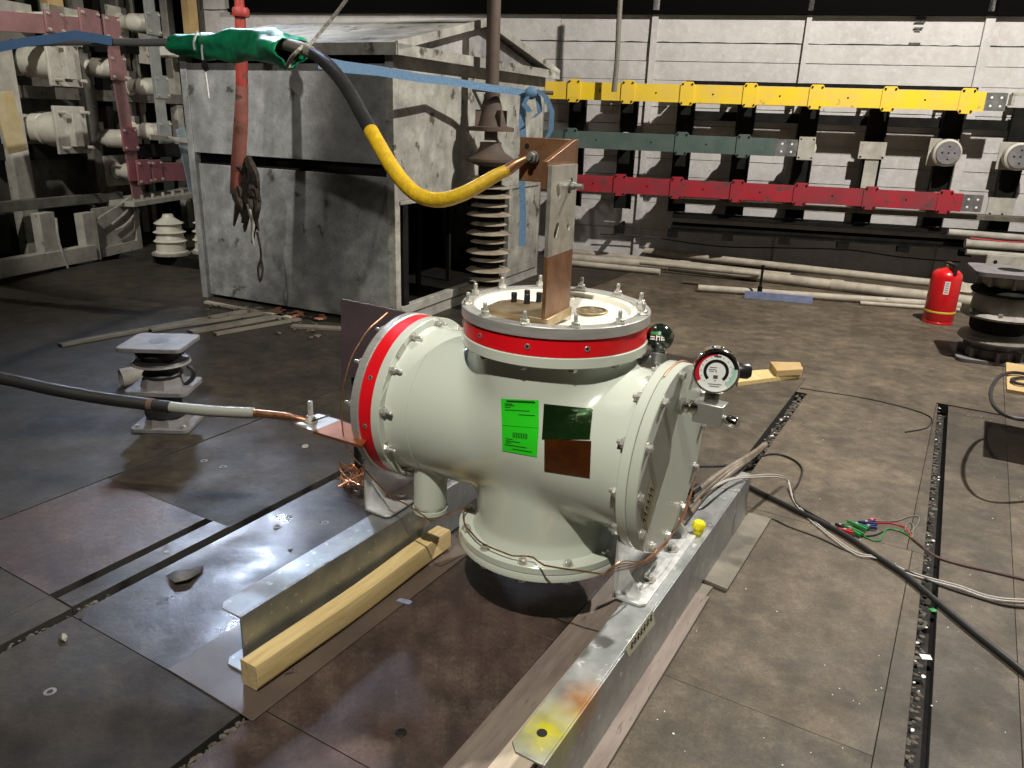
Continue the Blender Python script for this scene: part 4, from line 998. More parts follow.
def lins(x, y, r, L, m, label, pw=.26, ph=.26, off=.0, plate=True, back=None):
    """insulator whose clamp faces the room at the pixel"""
    t = rthing('rack_insulator', label, 'insulator', 'insulators of the left rack')
    c = lpx(x, y, off); Mi = frame(Vector((1,0,0)),ez,Vector((0,-1,0)),c)     # local z -> out of wall
    link('porcelain', MB().lathe([(r*1.05,-L),(r*1.05,-L+.03),(r*.8,-L+.04),(r*.8,-L*.62),(r,-L*.6),(r,-.03),(r*.85,-.012)],24,Mi), m_porc, t)
    if plate:
        pc = link('clamp_plate', MB().box(-pw/2,pw/2,-ph/2,ph/2,.011,.035,Mi), m, t, bevel=.006)
        for dx in (-1,1):
            for dz in (-1,1): link('clamp_bolt', MB().lathe([(.016,.035),(.016,.055)],6,Mi @ Matrix.Translation((dx*pw*.38,dz*ph*.36,0))), m_wsteel, pc)
    link('base_flange', MB().box(-.17,.17,-.17,.17,-L-.03,-L,Mi), m_wsteel, t)
    return t
lins(116,68,.10,.42,m_pink,'insulator with pink clamp on the red bar, upper')
lins(128,139,.10,.42,m_pinkr,'insulator with pink clamp on the red bar, lower')
lins(151,23,.10,.42,m_greyb,'insulator with grey clamp on the grey bar, uppermost')
lins(160,87,.10,.42,m_greyb,'insulator with grey clamp on the grey bar, below the overhead cable')
lins(163,132,.10,.42,m_greyb,'insulator with grey clamp at the foot of the grey bar')
lins(88,24,.09,.35,m_pink,'insulator clamp with bolts near the middle of the top pink bar',.30,.28,.02)
lins(110,28,.09,.35,m_pink,'bolted clamp where the top pink bar meets the red vertical bar',.26,.24,.03)
lins(52,22,.09,.35,m_pink,'flat two-bolt joint plate on the top pink bar',.24,.2,.02)
lins(142,172,.09,.35,m_pinkr,'bolted joint between the red bar and the rose-red bar',.24,.28,.03)
lins(155,171,.09,.35,m_pinkr,'raised clamp on the rose-red horizontal bar',.2,.26,.03)
lins(178,50,.09,.40,m_porc,'pale insulator half hidden by the green wrapped cable',plate=False)
for (x, y, lab) in ((62,62,'large cream insulator lying sideways in the upper left corner'),(70,130,'large cream insulator lying sideways, lower one at the left edge')):
    t = rthing('rack_insulator', lab, 'insulator', 'insulators of the left rack')
    c = lpx(x, y, .0); Mi = frame(Vector((1,0,0)),ez,Vector((0,-1,0)),c)
    link('porcelain', MB().lathe([(.10,-.60),(.14,-.56),(.14,-.50),(.11,-.48),(.11,-.43),(.15,-.40),(.15,-.30),(.12,-.28),(.16,-.25),(.17,-.20),(.17,-.02),(.15,0)],28,Mi), m_porc, t)
    pc = link('end_plate', MB().box(-.22,.22,-.23,.23,0,.03,Mi), m_wsteel, t, bevel=.006)
    for dx in (-.16,.16):
        for dz in (-.17,.17): link('end_bolt', MB().lathe([(.018,.03),(.018,.12)],8,Mi @ Matrix.Translation((dx,dz,0))), m_wsteel, pc)
    link('end_clevis', MB().box(-.06,.06,-.16,.16,.03,.10,Mi), m_wsteel, t, bevel=.006)
# frame posts and rails behind
def lpost(label, x, y0, y1, w, m, off=-.38, name='rack_post', cat='post'):
    c = lpx(x, (y0+y1)/2, off); z0, z1 = lpx(x,y1,off).z, lpx(x,y0,off).z
    return tag(link(name, MB().box(c.x-w/2,c.x+w/2,c.y-.05,c.y+.05,max(z0,0),z1), m, None, LM, bevel=.004), label, cat, 'uprights of the left rack')
lpost('pale wooden upright at the top of the left rack',50,-30,14,.22,m_tan)
lpost('tan wooden upright left of the housing roof',190,-30,60,.2,m_tan,-.1)
lpost('whitewashed steel upright at the left edge of the rack',10,-30,262,.22,m_wsteel)
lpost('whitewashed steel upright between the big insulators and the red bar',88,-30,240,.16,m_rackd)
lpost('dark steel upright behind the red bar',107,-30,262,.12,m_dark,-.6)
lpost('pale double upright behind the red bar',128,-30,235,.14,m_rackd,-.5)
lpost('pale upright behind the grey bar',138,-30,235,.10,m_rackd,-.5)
lpost('pale upright nearest the housing',176,-30,235,.14,m_wsteel,-.5)
lpost('whitewashed short upright standing on the floor rail',46,212,262,.20,m_wsteel,.0)
lpost('whitewashed short upright, right of the first on the floor rail',88,212,262,.20,m_wsteel,.0)
def lrail(label, p0, p1, h, m, off=-.45, d=.08):
    a0, a1 = lpx(*p0,off), lpx(*p1,off)
    return tag(link('rack_rail', MB().bar(a0,a1,h,d,(0,-1,0)), m, None, LM, bevel=.004), label, 'rail', 'rails of the left rack')
lrail('black rail behind the left rack at cable height',(-10,38),(190,50),.16,m_dark)
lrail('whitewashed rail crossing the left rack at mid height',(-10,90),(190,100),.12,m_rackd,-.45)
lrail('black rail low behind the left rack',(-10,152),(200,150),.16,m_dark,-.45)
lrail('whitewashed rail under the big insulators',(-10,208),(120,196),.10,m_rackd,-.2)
lrail('whitewashed floor rail at the foot of the left rack',(-20,272),(92,252),.16,m_wsteel,.02,.12)
pn = rthing('sheet_metal_screen','whitewashed sheet panel at the foot of the left rack','panel')
a0, a1 = lpx(100,258,-.05), lpx(141,250,-.05); link('panel_sheet', MB().box(a0.x,a1.x,.05,.08,.0,lpx(120,205,-.05).z), m_wsteel, pn); link('panel_rim', MB().box(a1.x-.08,a1.x,.02,.05,.0,lpx(140,205,-.05).z).box(a0.x,a1.x-.08,.02,.05,.0,.1), m_wsteel, pn)
pn = rthing('sheet_metal_screen','grey dusty sheet panels in the middle of the left rack','panel')
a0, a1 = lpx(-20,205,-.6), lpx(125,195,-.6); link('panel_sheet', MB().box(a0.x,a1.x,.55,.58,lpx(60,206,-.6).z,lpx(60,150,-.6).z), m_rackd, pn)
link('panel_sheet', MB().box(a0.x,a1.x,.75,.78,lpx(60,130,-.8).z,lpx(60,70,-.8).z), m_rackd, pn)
for k,(pts,lab) in enumerate(([[(131,196),(118,206),(105,214),(96,220)],'topmost of the pale wires fanning out below the red bar'],[[(134,199),(126,212),(112,224)],'middle one of the pale wires fanning out below the red bar'],[[(138,203),(133,216),(124,226),(116,230)],'lowest of the pale wires fanning out below the red bar'])):
    tag(link('wire', MB().tube([LM @ lpx(x,y,.02) for x,y in pts],.012,6,3), m_wsteel), lab, 'wire', 'pale wires on the left rack')
tag(link('wire', MB().tube([LM @ lpx(x,y,.08) for x,y in ((56,218),(58,236),(62,252),(68,268))],.012,6,3), m_wsteel), 'pale wire hanging over the floor rail', 'wire')
# small stand insulators beside the housing on a dark skid
pf = gz(175,262); skd = thing('dark_skid','low dark steel skid beside the housing','skid',frame(tc,nc,ez,gz(158,262)))
link('skid_rail', MB().box(0,1.0,-.06,.0,0,.09), m_dark, skd); link('skid_rail', MB().box(0,1.0,.42,.48,0,.09), m_dark, skd); link('skid_deck', MB().box(.0,1.0,-.06,.48,.09,.105), m_dark, skd)
for (x, y, lab) in ((172,254,'small cream ribbed pedestal insulator on the dark skid'),(210,252,'small cream pedestal insulator half hidden by the housing')):
    p = gz(x,y,.105); t = thing('pedestal_insulator', lab, 'insulator', Matrix.Translation(p))
    h = height_at(p, x, 214)-.105
    link('porcelain', MB().lathe([(.16,0),(.17,.03),(.15,h*.1),(.145,h*.30),(.17,h*.34),(.145,h*.38),(.13,h*.52),(.165,h*.56),(.13,h*.60),(.12,h*.74),(.15,h*.78),(.11,h*.84),(.06,h*.92),(.05,h)],28), m_porc, t)
    link('foot', MB().lathe([(.2,-.0),(.2,.02)],24), m_ironp, t)
tag(link('webbing_strap', ribbon([atd(x,y,5.4) for x,y in ((-20,52),(0,47),(25,42),(50,39),(75,35),(95,38),(112,41))],.05,.008,(0,.1,1)), mat('navy_webbing',(.03,.08,.17),rough=.8)), 'dark blue strap running along the overhead cable at the left edge', 'strap')

# ================================================================ FLOOR THINGS, LEFT
# iron insulator stack
def square_plate(w, h, z0, z1, r=.03, M=None):
    pts = []
    for cx_, cy_, a0 in ((w/2-r,h/2-r,0),(-w/2+r,h/2-r,pi/2),(-w/2+r,-h/2+r,pi),(w/2-r,-h/2+r,3*pi/2)):
        for k in range(4): t = a0+k*pi/6; pts.append((cx_+r*cos(t),cy_+r*sin(t)))
    return MB().prism(pts,z0,z1,M)
p0 = gz(169,424); s_ = frame(Vector((cos(.03),sin(.03),0)),Vector((-sin(.03),cos(.03),0)),ez,p0); st = thing('stacked_insulator','two stacked square-flanged iron insulators standing on the dark floor','insulator',s_)
hT = height_at(p0, 158, 341); w = .30
link('base_flange', square_plate(w,w*.9,0,.022), m_ironl, st, bevel=.003); link('top_flange', square_plate(w*1.08,w,hT-.022,hT), m_ironl, st, bevel=.003)
mz = hT*.50
link('middle_flange', square_plate(w*1.04,w*.9,mz-.03,mz-.005), m_ironl, st, bevel=.003)
for z in (0.022, mz-.005):
    link('socket', MB().lathe([(.115,z),(.10,z+.045),(.085,z+.05),(.085,z+.04)],8,Matrix.Rotation(pi/8,4,'Z')), m_ironl, st)
link('porcelain', MB().lathe([(.095,.06),(.11,.07),(.11,.10),(.08,.11),(.08,mz-.03)],24), m_rubber, st)
link('porcelain', MB().lathe([(.09,mz+.04),(.10,mz+.06),(.085,mz+.08),(.085,hT*.72),(.14,hT*.76),(.13,hT*.79),(.09,hT*.80),(.12,hT*.87),(.12,hT*.90),(.10,hT-.022)],28), m_rubber, st)
link('skirt', MB().lathe([(.10,hT*.735),(.145,hT*.755),(.14,hT*.775),(.09,hT*.785)],28), m_ironl, st)
link('top_hole', MB().lathe([(.05,hT+.0003),(.05,hT+.001)],20), m_black, st)
for k,(dx,dy) in enumerate(((-.12,-.1),(.12,-.1),(.12,.1),(-.12,.1))): link('flange_bolt', MB().hexa(.011,.022,.036,Matrix.Translation((dx,dy,0))), m_zinc, st)
link('lifting_eye', MB().tube([Vector((.11,.0,mz-.005)),Vector((.15,.0,mz+.03)),Vector((.16,.0,mz+.07)),Vector((.13,0,mz+.10))],.012,6,3), m_rubber, st)
pc_ = gz(122,388); t = thing('pipe_stub','short dark pipe stub lying behind the stacked insulators','pipe',zframe(pc_+Vector((0,0,.06)),(.75,.62,.05)))
link('pipe_wall', MB().ring(.045,.058,0,.26,24), m_ironp, t); 
# lower left cable with copper lug on a copper strap
cz = .545; 
pe = gz(303,416,.56)
gl = thing('test_cable','dark cable with pale grey sleeve ending in a copper lug at the left flange','cable')
base = pe.y
lc = [gz(-70,366,.66),gz(0,378,.63),gz(50,389,.60),gz(100,398,.575),gz(150,404.5,.56)]
link('black_sheath', MB().tube(lc,.0235,12,4), m_rubber, gl)
link('tape_band', MB().tube([gz(149,404.5,.56),gz(154,405,.56)],.0245,12,1), m_rust, gl); link('black_band', MB().tube([gz(154,405,.56),gz(171,407,.558)],.0225,12,1), m_rubber, gl)
link('grey_sleeve', MB().tube([gz(171,407,.558),gz(210,411,.555),gz(254,413,.555)],.0205,12,3), m_greyins, gl)
link('copper_lug', MB().tube([gz(253,413,.555),gz(285,416,.555),gz(296,418,.553),gz(306,420,.55)],[.015,.015,.013,.006],10,2), m_copbr, gl)
cs = thing('copper_strap','flat copper strap with tinned end and upright bolt reaching under the left flange','copper strap')
lo_q = [gz(294,424,.535),gz(331,414,.535),gz(357,434,.535),gz(345,439,.535)]
def slab(q, t): return MB()._add([p-ez*t for p in q]+list(q),[(3,2,1,0),(4,5,6,7),(0,1,5,4),(1,2,6,5),(2,3,7,6),(3,0,4,7)])
link('tinned_end', slab([gz(294,424,.535),gz(318,413.5,.535),gz(340,420,.535),gz(313,431,.535)],.01), m_tin, cs)
link('copper_plate', slab([gz(313,431,.5352),gz(340,420,.5352),gz(372,433,.5352),gz(362,446,.5352)],.01), mat('red_copper',(.40,.15,.06),(.28,.11,.05),rough=.4,metal=.7,scale=9), cs)
pb_ = gz(311,421,.536); b = MB(); b.lathe([(.026,0),(.026,.005)],18); b.hexa(.018,.005,.022); b.lathe([(.010,.022),(.010,.075),(.008,.078)],12)
link('upright_bolt', b, m_zinc, cs, Matrix.Translation(pb_)); link('split_pin', MB().cyl(gz(312,421,.545),gz(329,415.5,.54),.003,6), m_rubber, cs)
# plum board behind the left flange
pq = TM @ Vector((-.80,.25,0)); nbp = eb
pz = lambda x,y: onp(x,y,pq,nbp)
q = [pz(341,299),pz(404,312),pz(398,372),pz(341,379)]
pbd = thing('plum_board','thin plum-brown insulating board standing behind the left flange','board')
link('board_sheet', MB()._add([p for p in q]+[p+eb*.012 for p in q],[(0,1,2,3)[::-1],(7,6,5,4)[::-1],(0,1,5,4),(1,2,6,5),(2,3,7,6),(3,0,4,7)]), m_plum, pbd)
zb_ = min(p.z for p in q)
for k, s in enumerate((.2,.8)):
    p = q[3]*(1-s)+q[2]*s; link('support_leg', MB().box(-.015,.015,.012,.03,-p.z+.0,.25,frame(ea,eb,ez,p)), m_dark, pbd)
# tangle of copper strands
tg = MB(); rr3 = random.Random(4)
tn = thing('copper_strands','tangle of stripped copper strands beside the left bracket','wire')
for k in range(16):
    pts = [gz(350+rr3.uniform(-14,16),474+rr3.uniform(-12,14),.0+rr3.uniform(.02,.10))]
    for j in range(3): pts.append(gz(352+rr3.uniform(-15,15),474+rr3.uniform(-13,14),rr3.uniform(.005,.11)))
    link('strand', MB().tube(pts,.003,4,4), m_copbr, tn)
# planks and rubble at the foot of the housing
for k,(x0,y0,x1,y1,w,lab) in enumerate(((206,302,292,318,.05,'thin pale lath along the foot of the housing'),(60,345,262,308,.06,'longest pale lath pointing away from the housing corner'),(150,330,275,311,.07,'pale lath beside the longest one by the housing'),(190,332,285,315,.09,'wide dusty lath in front of the housing'),(215,334,300,319,.05,'nearest dusty lath in front of the housing'),(292,326,400,332,.08,'dark batten lying along the housing front towards the chamber'))):
    a0, a1 = gz(x0,y0,.012), gz(x1,y1,.012); tag(link('wooden_lath', MB().bar(a0,a1,w,.02,ez), m_plank2 if k else m_pipe, None, None, bevel=.002), lab, 'lath', 'laths by the housing')
rk = MB(); rr4 = random.Random(9)
for k in range(90): x = rr4.uniform(205,330); y = 300+(x-205)*.16+rr4.uniform(0,22)*rr4.random(); rk.rock(gz(x,y,.01),rr4.uniform(.008,.03))
o = tag(link('rubble', rk, m_debris), 'small rubble and dirt along the foot of the housing', 'rubble'); o['kind'] = 'stuff'
rk = MB()
for k in range(14): x = rr4.uniform(268,324); rk.rock(gz(x,309+(x-268)*.14+rr4.uniform(-2,4),.02),rr4.uniform(.02,.045),.4)
o = tag(link('brick_rubble', rk, mat('brick_rubble',(.42,.16,.10),(.25,.12,.08),rough=.9,scale=20)), 'orange brick crumbs along the foot of the housing', 'rubble'); o['kind'] = 'stuff'
# stones and chips on the floor
for (x,y,r,lab) in ((63,637,.022,'grey stone in the floor slot at lower left'),(290,549,.013,'small dark stone near the steel beam'),(305,446,.022,'flat dark flake below the copper lug'),(166,552,.012,'little stone chip on the narrow strip between slots')):
    tag(link('stone', MB().rock(gz(x,y,r*.4),r,.7), m_ironp), lab, 'stone')
fk = thing('paint_flake','curled grey flake lying on the damp floor plate','flake'); 
link('flake_shell', MB()._add([gz(x,y,z) for x,y,z in ((166,577,.003),(176,571,.022),(192,569,.018),(203,566,.004),(201,573,.003),(188,580,.02),(175,583,.016))],[(0,1,5,6),(1,2,4,5),(2,3,4)]), m_ironl, fk); fk.children[0].modifiers.new('s','SOLIDIFY').thickness=.004
tag(link('plastic_scrap', MB().prism([(-.028,-.008),(.0,-.013),(.026,-.01),(.03,.003),(.02,.011),(-.02,.011)],0,.006,Matrix.Translation(gz(404,602,.0))@Matrix.Rotation(-.25,4,'Z')), m_bluest, bevel=.002), 'small ribbed blue-grey plastic scrap on the red-brown floor', 'scrap')
for (x,y) in ((48,690),(56,693),(50,716),(258,517),(325,524),(303,545),(262,520),(235,498)):
    pass
wsh = MB(); wsh.ring(.009,.017,0,.002,16,ch=.0003); wme = wsh.mesh('washer'); wme.materials.append(m_ironl)
for k,(x,y,lab) in enumerate(((325,523,'loose washer on the damp plate, nearest the left flange'),(256,598,'loose washer against the steel beam end'),(50,692,'loose washer on the dark floor at lower left'),(204,461,'loose washer beyond the floor slot, left one'),(223,467,'loose washer beyond the floor slot, right one'),(277,527,'loose washer beside the floor slot on the damp plate'))):
    tag(link('washer', wme, None, None, Matrix.Translation(gz(x,y,.0015))), lab, 'washer', 'loose washers on the floor')
shv = MB(); rr5 = random.Random(2)
for k in range(14): 
    c = gz(282+rr5.uniform(-20,14),667+rr5.uniform(-6,6),.006); shv.tube([c,c+Vector((rr5.uniform(-.03,.03),rr5.uniform(-.02,.03),rr5.uniform(0,.012)))],.0015,4,1)
o = tag(link('wood_shavings', shv, m_rust), 'few brown wood shavings beside the timber end', 'shavings'); o['kind']='stuff'
tag(link('floor_anchor', MB().ring(.010,.016,0,.003,16).lathe([(.010,.0),(.010,.0005)],14), m_f_dark if False else m_black, None, Matrix.Translation(gz(401,733,.001))), 'small round anchor hole in the red-brown floor', 'anchor')
# ================================================================ FLOOR THINGS, RIGHT AND BACK
# extinguisher
pe = gz(937,322); hx_ = height_at(pe,950,262)
ex = thing('fire_extinguisher','red fire extinguisher with white label and yellow band standing by the pipes','fire extinguisher',Matrix.Translation(pe))
R_ = .125; H_ = hx_-.05
link('cylinder', MB().lathe([(R_*.96,0),(R_,.012),(R_,H_*.84),(R_*.93,H_*.90),(R_*.72,H_*.955),(R_*.35,H_*.985),(.03,H_)],32), m_ext, ex)
link('foot_ring', MB().ring(R_*.96,R_*1.02,0,.02,32), m_ext, ex)
link('yellow_band', MB().ring(R_,R_*1.02,H_*.20,H_*.235,32), m_yband, ex)
link('valve', MB().lathe([(.028,H_-.005),(.028,H_+.025),(.018,H_+.03),(.018,H_+.05)],14), m_brass, ex)
link('lever', MB().box(-.018,.018,-.09,.06,H_+.03,H_+.045).box(-.014,.014,-.12,-.06,H_-.05,H_+.04), m_black, ex)
tcam = Vector((CP.x-pe.x,CP.y-pe.y,0)).normalized(); ac = atan2(tcam.y,tcam.x)
def cylpatch(R,a0,a1,z0,z1,n=6):
    vs=[];fs=[]
    for k in range(n+1):
        t=a0+(a1-a0)*k/n
        for z in (z0,z1): vs.append((R*cos(t),R*sin(t),z))
    for k in range(n): fs.append((2*k,2*k+2,2*k+3,2*k+1))
    return MB()._add(vs,fs)
lb_ = link('paper_label', cylpatch(R_+.001,ac-.02,ac+.32,H_*.56,H_*.79), m_white, ex)
pr = MB()
for k in range(5): q = cylpatch(R_+.002,ac+.05,ac+.26,H_*(.59+.04*k),H_*(.60+.04*k),3); pr._add(q.v,q.f)
link('label_print', pr, m_redins, lb_)
# big iron insulator at the right
pr_ = gz(990,358); ir = thing('stacked_insulator','large ribbed iron and porcelain insulator standing at the right edge','insulator',Matrix.Translation(pr_) @ Matrix.Rotation(-.35,4,'Z'))
zz = lambda y: height_at(pr_, 995, y)
link('base_flange', square_plate(.52,.46,0,.03,.06), m_ironl, ir, bevel=.004)
link('base_socket', MB().lathe([(.20,.03),(.19,.09),(.17,.10),(.17,.13)],8,Matrix.Rotation(pi/8,4,'Z')), m_ironl, ir)
for k in range(8): link('base_rib', MB().box(.15,.235,-.012,.012,.03,.10,Matrix.Rotation(k*pi/4,4,'Z')), m_ironl, ir)
z1, z2, z3, z4, z5 = zz(345), zz(333), zz(318), zz(303), zz(283)
b = MB(); b.lathe([(.15,.12),(.15,.16)],28); link('lower_core', b, m_rubber, ir)
link('lower_skirt', MB().lathe([(.16,.15),(.24,.145),(.255,.16),(.24,.19),(.17,.215),(.16,.24),(.16,.21)],36), m_ironp, ir)
link('barrel', MB().lathe([(.17,.21),(.19,.24),(.195,.33),(.18,.34)],36), m_dark, ir)
link('middle_flange', MB().lathe([(.19,.325),(.265,.33),(.27,.345),(.25,.36),(.205,.37)],36), m_ironp, ir)
link('barrel_upper', MB().lathe([(.205,.36),(.21,.38),(.205,.46),(.19,.49),(.18,.50)],36), m_ironp, ir)
link('upper_skirt', MB().lathe([(.18,.49),(.225,.50),(.235,.52),(.22,.54),(.15,.56)],36), m_dark, ir)
link('head_socket', MB().lathe([(.15,.54),(.19,.58),(.20,.64)],8,Matrix.Rotation(pi/8,4,'Z')), m_ironp, ir)
for k in range(8): link('head_rib', MB().box(.12,.21,-.010,.010,.56,.64,Matrix.Rotation(k*pi/4,4,'Z')), m_ironp, ir)
zt5 = zz(268)
link('top_flange', square_plate(.52,.46,.64,.675,.06), m_ironl, ir, bevel=.004)
link('top_hole', MB().lathe([(.09,.6753),(.09,.676)],20), m_dark, ir)
for k in range(3): t = 3.6+k*.9; link('flange_bolt', MB().hexa(.016,.36,.385,Matrix.Translation((.238*cos(t),.238*sin(t),0))), m_zinc, ir)
# long pipes along the wall foot
pipes = ((562,251,790,277,.045,'long pale pipe nearest the wall, starting behind the copper bar'),(645,251,985,289,.042,'pale pipe with visible end lying on top of the wall-side pipes'),(560,257,668,266,.050,'thick dusty pipe ending in the middle of the pile'),(672,266,985,303,.055,'thickest dusty pipe running past the extinguisher'),(698,288,960,306,.036,'thin front pipe with bare end beside the blue angle'),(683,282,760,290,.018,'short dark rod in front of the pipes'),(640,262,760,274,.030,'thin pipe lying between the thick pipes'),(560,262,660,272,.035,'pipe running behind the chamber top flange'),(860,303,990,312,.020,'slim rod in front of the extinguisher'))
for k,(x0,y0,x1,y1,r,lab) in enumerate(pipes):
    z = r+(.07 if k in (1,6) else 0); a0, a1 = gz(x0,y0,z), gz(x1,y1,z)
    t = thing('long_pipe', lab, 'pipe', None, 'pipes on the floor by the wall')
    link('tube', MB().cyl(a0,a1,r,14), m_rust if k==5 else m_pipe, t); link('bore', MB().cyl(a0-(a1-a0).normalized()*.001,a0,r*.75,12), m_black, t)
    if k in (0,3): 
        c = a0*.45+a1*.55; dd = (a1-a0).normalized(); link('coupling', MB().cyl(c,c+dd*.12,r*1.15,14), m_pipe, t)
tag(link('wire', MB().tube([gz(783,263,.1),gz(790,258,.16),gz(800,257,.18),gz(806,262,.12),gz(807,268,.08)],.007,5,3), m_pipe), 'thin pale wire loop sticking up from the pipes', 'wire')
tag(link('gusset_plate', MB().prism([(-.14,-.05),(.10,-.07),(.16,-.02),(.06,.09),(-.10,.08)],0,.012,zframe(gz(958,288,.12),(0,-.6,.8))), m_pipe), 'pale perforated gusset plate behind the extinguisher', 'plate')
# blue angle steel with rod
a0, a1 = gz(744,298,0), gz(812,304,0); dd = (a1-a0).normalized(); nn = ez.cross(dd)
bl_ = thing('angle_steel','pale blue painted angle steel with an upright rod in front of the pipes','angle steel',frame(dd,nn,ez,a0)); L_ = (a1-a0).length
link('upright_leg', MB().box(0,L_,-.006,.006,0,.075), m_bluest, bl_, bevel=.002); link('flat_leg', MB().box(0,L_,.006,.09,0,.012), m_bluest, bl_, bevel=.002)
pr2 = frame(dd,nn,ez,a0).inverted() @ gz(758,297,.02)
zr_ = height_at(gz(758,297,0),760,264)
link('upright_rod', MB().lathe([(.035,.012),(.035,.05),(.025,.06),(.022,.12),(.012,.13),(.012,zr_-.03),(.018,zr_-.02),(.018,zr_)],12,Matrix.Translation((.14,.045,0))), m_dark, bl_)
# wood offcuts
tag(link('wood_offcut', slab([gz(738,382,.03),gz(800,374,.03),gz(803,367,.03),gz(741,371,.03)],.03), m_wood, None, None, bevel=.002), 'flat piece of scrap wood lying on the floor behind the gauge', 'wood scrap')
tag(link('wood_offcut', slab([gz(777,370.5,.075),gz(803,369,.075),gz(800,362,.075),gz(770,361.5,.075)],.042), m_tan, None, None, bevel=.002), 'small wooden block on top of the flat scrap wood', 'wood scrap')
# stool-like low table with plywood top at the right edge, coil of cable on it
zt_ = .36
tq = [gz(1007,389,zt_),gz(1006,362,zt_)]
e1 = (tq[1]-tq[0]); ln = e1.length; e1.normalize(); e2 = Vector((e1.y,-e1.x,0))
SMt = frame(e2,e1,ez,tq[0]-ez*zt_); stl = thing('low_table','low table with light plywood top at the right edge of the picture','table',SMt)
link('table_top', MB().box(0,.62,0,ln,zt_-.02,zt_), m_tan, stl, bevel=.002)
for dx in (.30,.58):
    for dy in (.03,ln-.03): link('leg', MB().box(dx-.015,dx+.015,dy-.015,dy+.015,0,zt_-.02), m_dark, stl)
def loopc(px, z): return [gz(x,y,z) for x,y in px]
tag(link('cable_coil', MB().tube(loopc([(1060,380),(1024,373.5),(1008,373),(998,378),(991,390),(992,402),(999,411),(1010,417),(1030,420),(1070,418)],.375),.0095,8,4), m_rubber), 'loop of black cable overhanging the low table', 'cable')
tag(link('cable_coil', MB().tube(loopc([(1060,376),(1030,377),(1012,379),(1020,384),(1050,386)],.372),.008,8,4), m_rubber), 'second turn of black cable on the low table top', 'cable')
# cables on the right floor
def fcable(name, label, px, r, m, z=None, cat='cable', n=6):
    return tag(link(name, MB().tube([gz(x,y,(z or r)+.001) for x,y in px], r, n, 4), m), label, cat)
fcable('floor_cable','thick black cable running diagonally to the lower right',[(735,477),(750,487),(790,507),(840,532),(875,555),(905,575),(940,604),(975,633),(1005,657),(1050,694)],.0115,m_rubber,n=10)
fcable('floor_cable','thin black cable arcing from the beam end over the floor',[(690,466),(730,465),(770,454),(790,458),(802,468),(799,482),(793,492),(797,504),(812,514),(830,524)],.005,m_rubber)
fcable('floor_cable','very thin black wire on the floor from beam to white wires',[(752,519),(770,518),(790,527),(820,538),(850,552),(876,556)],.0028,m_rubber)
fcable('floor_cable','thin dark wire curling on the far right floor',[(800,388),(820,391),(860,397),(900,406),(925,414),(932,420),(926,428),(905,432)],.0035,m_rubber)
fcable('floor_cable','dark pink cable running from the test clips to the right edge',[(912,538),(922,546),(935,556),(960,564),(990,571),(1050,585)],.005,mat('dark_pink_cable',(.10,.05,.05),rough=.5))
fcable('floor_cable','dark cable looping below the white wires at the right',[(905,570),(940,585),(980,598),(1010,606),(1050,609)],.0045,m_rubber)
for k,(dx,lab) in enumerate(((0,'upper pale twisted signal wire over the beam end'),(2.2,'lower pale twisted signal wire over the beam end'))):
    pts = [gz(700,500-3*k,.25),gz(715,486+k,.30),gz(733,478+dx*.5,.26)]+[gz(x,y,z) for x,y,z in ((760,475+dx,.20),(778,475+dx,.10),(788,480+dx,.03),(793,497+dx,.006),(805,513+dx,.006),(820,526+dx,.006),(840,542+dx,.006),(858,553+dx,.006),(877,557+dx*.6,.01),(905,570+dx,.006),(930,578+dx,.006),(960,586+dx,.006),(985,595+dx,.006),(1010,599+dx,.006),(1050,600+dx,.006))]
    tag(link('signal_wire', MB().tube(pts,.0032,5,4), m_wirew), lab, 'wire')
# brown hose bundle leaning on the beam end
for k,(lab) in enumerate(('uppermost brown hose leaving the chamber over the beam','middle brown hose leaving the chamber over the beam','lowest brown hose leaving the chamber over the beam')):
    pts = [gz(686+k*2,505+k*4,.30-.02*k),gz(702+k*2,487+k*3,.28-.02*k),gz(725+k,470+k*3,.262-.008*k),gz(745,458+k*2,.245-.005*k),gz(757,450+k*1.5,.05-.01*k),gz(764+k,444,.015)]
    tag(link('brown_hose', MB().tube(pts,.011,8,4), mat('brown_hose',(.23,.19,.14),(.15,.12,.09),rough=.6,scale=14)), lab, 'hose', 'brown hoses by the beam')
tag(link('dark_connector', MB().cyl(gz(691,493,.33),gz(698,488,.33),.016,10), m_black), 'black connector where the hoses leave the chamber', 'connector')
# test clips
def clip(px0, px1, m, label):
    p0, p1 = gz(*px0,.012), gz(*px1,.012); d = (p1-p0).normalized(); n_ = ez.cross(d); L_ = (p1-p0).length
    t = thing('test_clip', label, 'test clip', frame(d,n_,ez,p0), 'crocodile test clips')
    for s in (-1,1):
        link('jaw', MB().prism([(0,.002*s),(L_*.45,.009*s),(L_,.014*s),(L_,.006*s),(L_*.45,.002*s),(0,.0)][::s],0-.006,.006,Matrix.Rotation(.0,4,'X')), m_zinc if False else m, t)
    link('pivot', MB().lathe([(.006,-.008),(.006,.008)],10,Matrix.Translation((L_*.45,0,0))), m_zinc, t)
clip((840,523),(862,535),m_lime,'green crocodile clip, front one'); clip((847,521),(868,529),m_lime,'green crocodile clip, rear one')
clip((838,529),(853,532),m_redins,'red crocodile clip beside the green ones')
clip((868,520),(876,521),m_redins,'small red clip grip pointing at the blue clip')
clip((858,522),(876,523),m_navy,'dark blue crocodile clip, upper one'); clip((862,526),(876,527),m_navy,'dark blue crocodile clip, lower one'); clip((835,524),(846,527),m_rubber,'black crocodile clip at the thick cable')
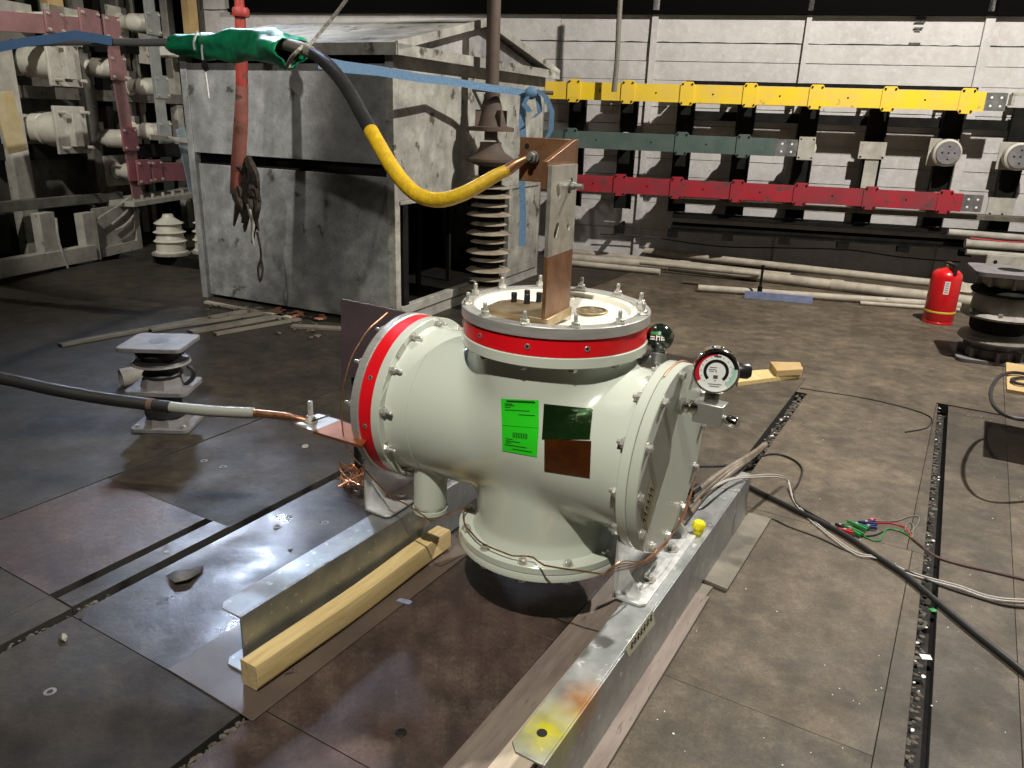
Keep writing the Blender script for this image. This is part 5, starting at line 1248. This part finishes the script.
fcable('test_lead','grey test lead looping from the blue clip',[(876,521),(895,521),(908,517),(917,516),(919,520),(915,528),(909,533),(905,529),(909,522),(913,525),(913,532),(912,538)],.0026,m_greysh,cat='test lead')
fcable('test_lead','red test lead from the blue clip',[(876,523),(890,523),(902,526),(908,531),(912,538)],.003,m_redins,cat='test lead')
fcable('test_lead','green test lead curling from the green clip',[(862,535),(872,540),(880,540),(884,532),(888,529),(897,530),(906,534),(912,538)],.003,m_lime,cat='test lead')
fcable('test_lead','dark test lead from the black clip',[(845,535),(862,536),(875,535),(884,531)],.003,m_rubber,cat='test lead')
# debris in the slots
rr6 = random.Random(21); d = MB()
for k in range(260):
    v = rr6.uniform(1.2,5.25); u = slu(v)-.035+rr6.uniform(-.012,.030)*(.6); d.rock(U(u,v,-.03+rr6.uniform(0,.02)),rr6.uniform(.005,.014))
for k in range(160):
    v = rr6.uniform(3.2,4.97); u = -.712+rr6.uniform(-.03,.012); d.rock(U(u,v,-.02+rr6.uniform(0,.015)),rr6.uniform(.006,.018))
for k in range(160):
    v = rr6.uniform(.8,1.15); u = -1.478+rr6.uniform(-.012,.012); d.rock(U(u,v,-.035+rr6.uniform(0,.02)),rr6.uniform(.005,.012))
for k in range(120):
    v = rr6.uniform(.6,1.3); u = -2.325+rr6.uniform(-.03,.03); d.rock(U(u,v,-.03+rr6.uniform(0,.02)),rr6.uniform(.005,.012))
o = tag(link('slot_debris', d, m_debris), 'chips and grit lying in the open floor slots', 'debris'); o['kind'] = 'stuff'
d = MB()
for k in range(20):
    v = rr6.uniform(1.2,5.25); u = slu(v)-.03+rr6.uniform(-.012,.02); d.rock(U(u,v,-.01),rr6.uniform(.004,.009))
for k in range(9):
    v = rr6.uniform(3.3,4.9); u = -.715+rr6.uniform(-.02,.01); d.rock(U(u,v,-.005),rr6.uniform(.006,.013))
for k in range(70):
    p = gz(rr6.uniform(560,1024),rr6.uniform(400,768),.001); d.rock(p,rr6.uniform(.0015,.0035))
o = tag(link('pale_crumbs', d, m_white), 'pale crumbs scattered in the slots and over the floor', 'debris'); o['kind'] = 'stuff'
tag(link('green_scrap', MB().rock(gz(933,610,-.005),.014,.5), m_lime), 'small green plastic scrap in the right floor slot', 'scrap')
tag(link('paper_scrap', MB().prism([(-.018,-.012),(.014,-.014),(.018,.010),(-.016,.014)],0,.001,Matrix.Translation(gz(926,657,-.004))), m_white), 'torn white paper scrap in the right floor slot', 'scrap')
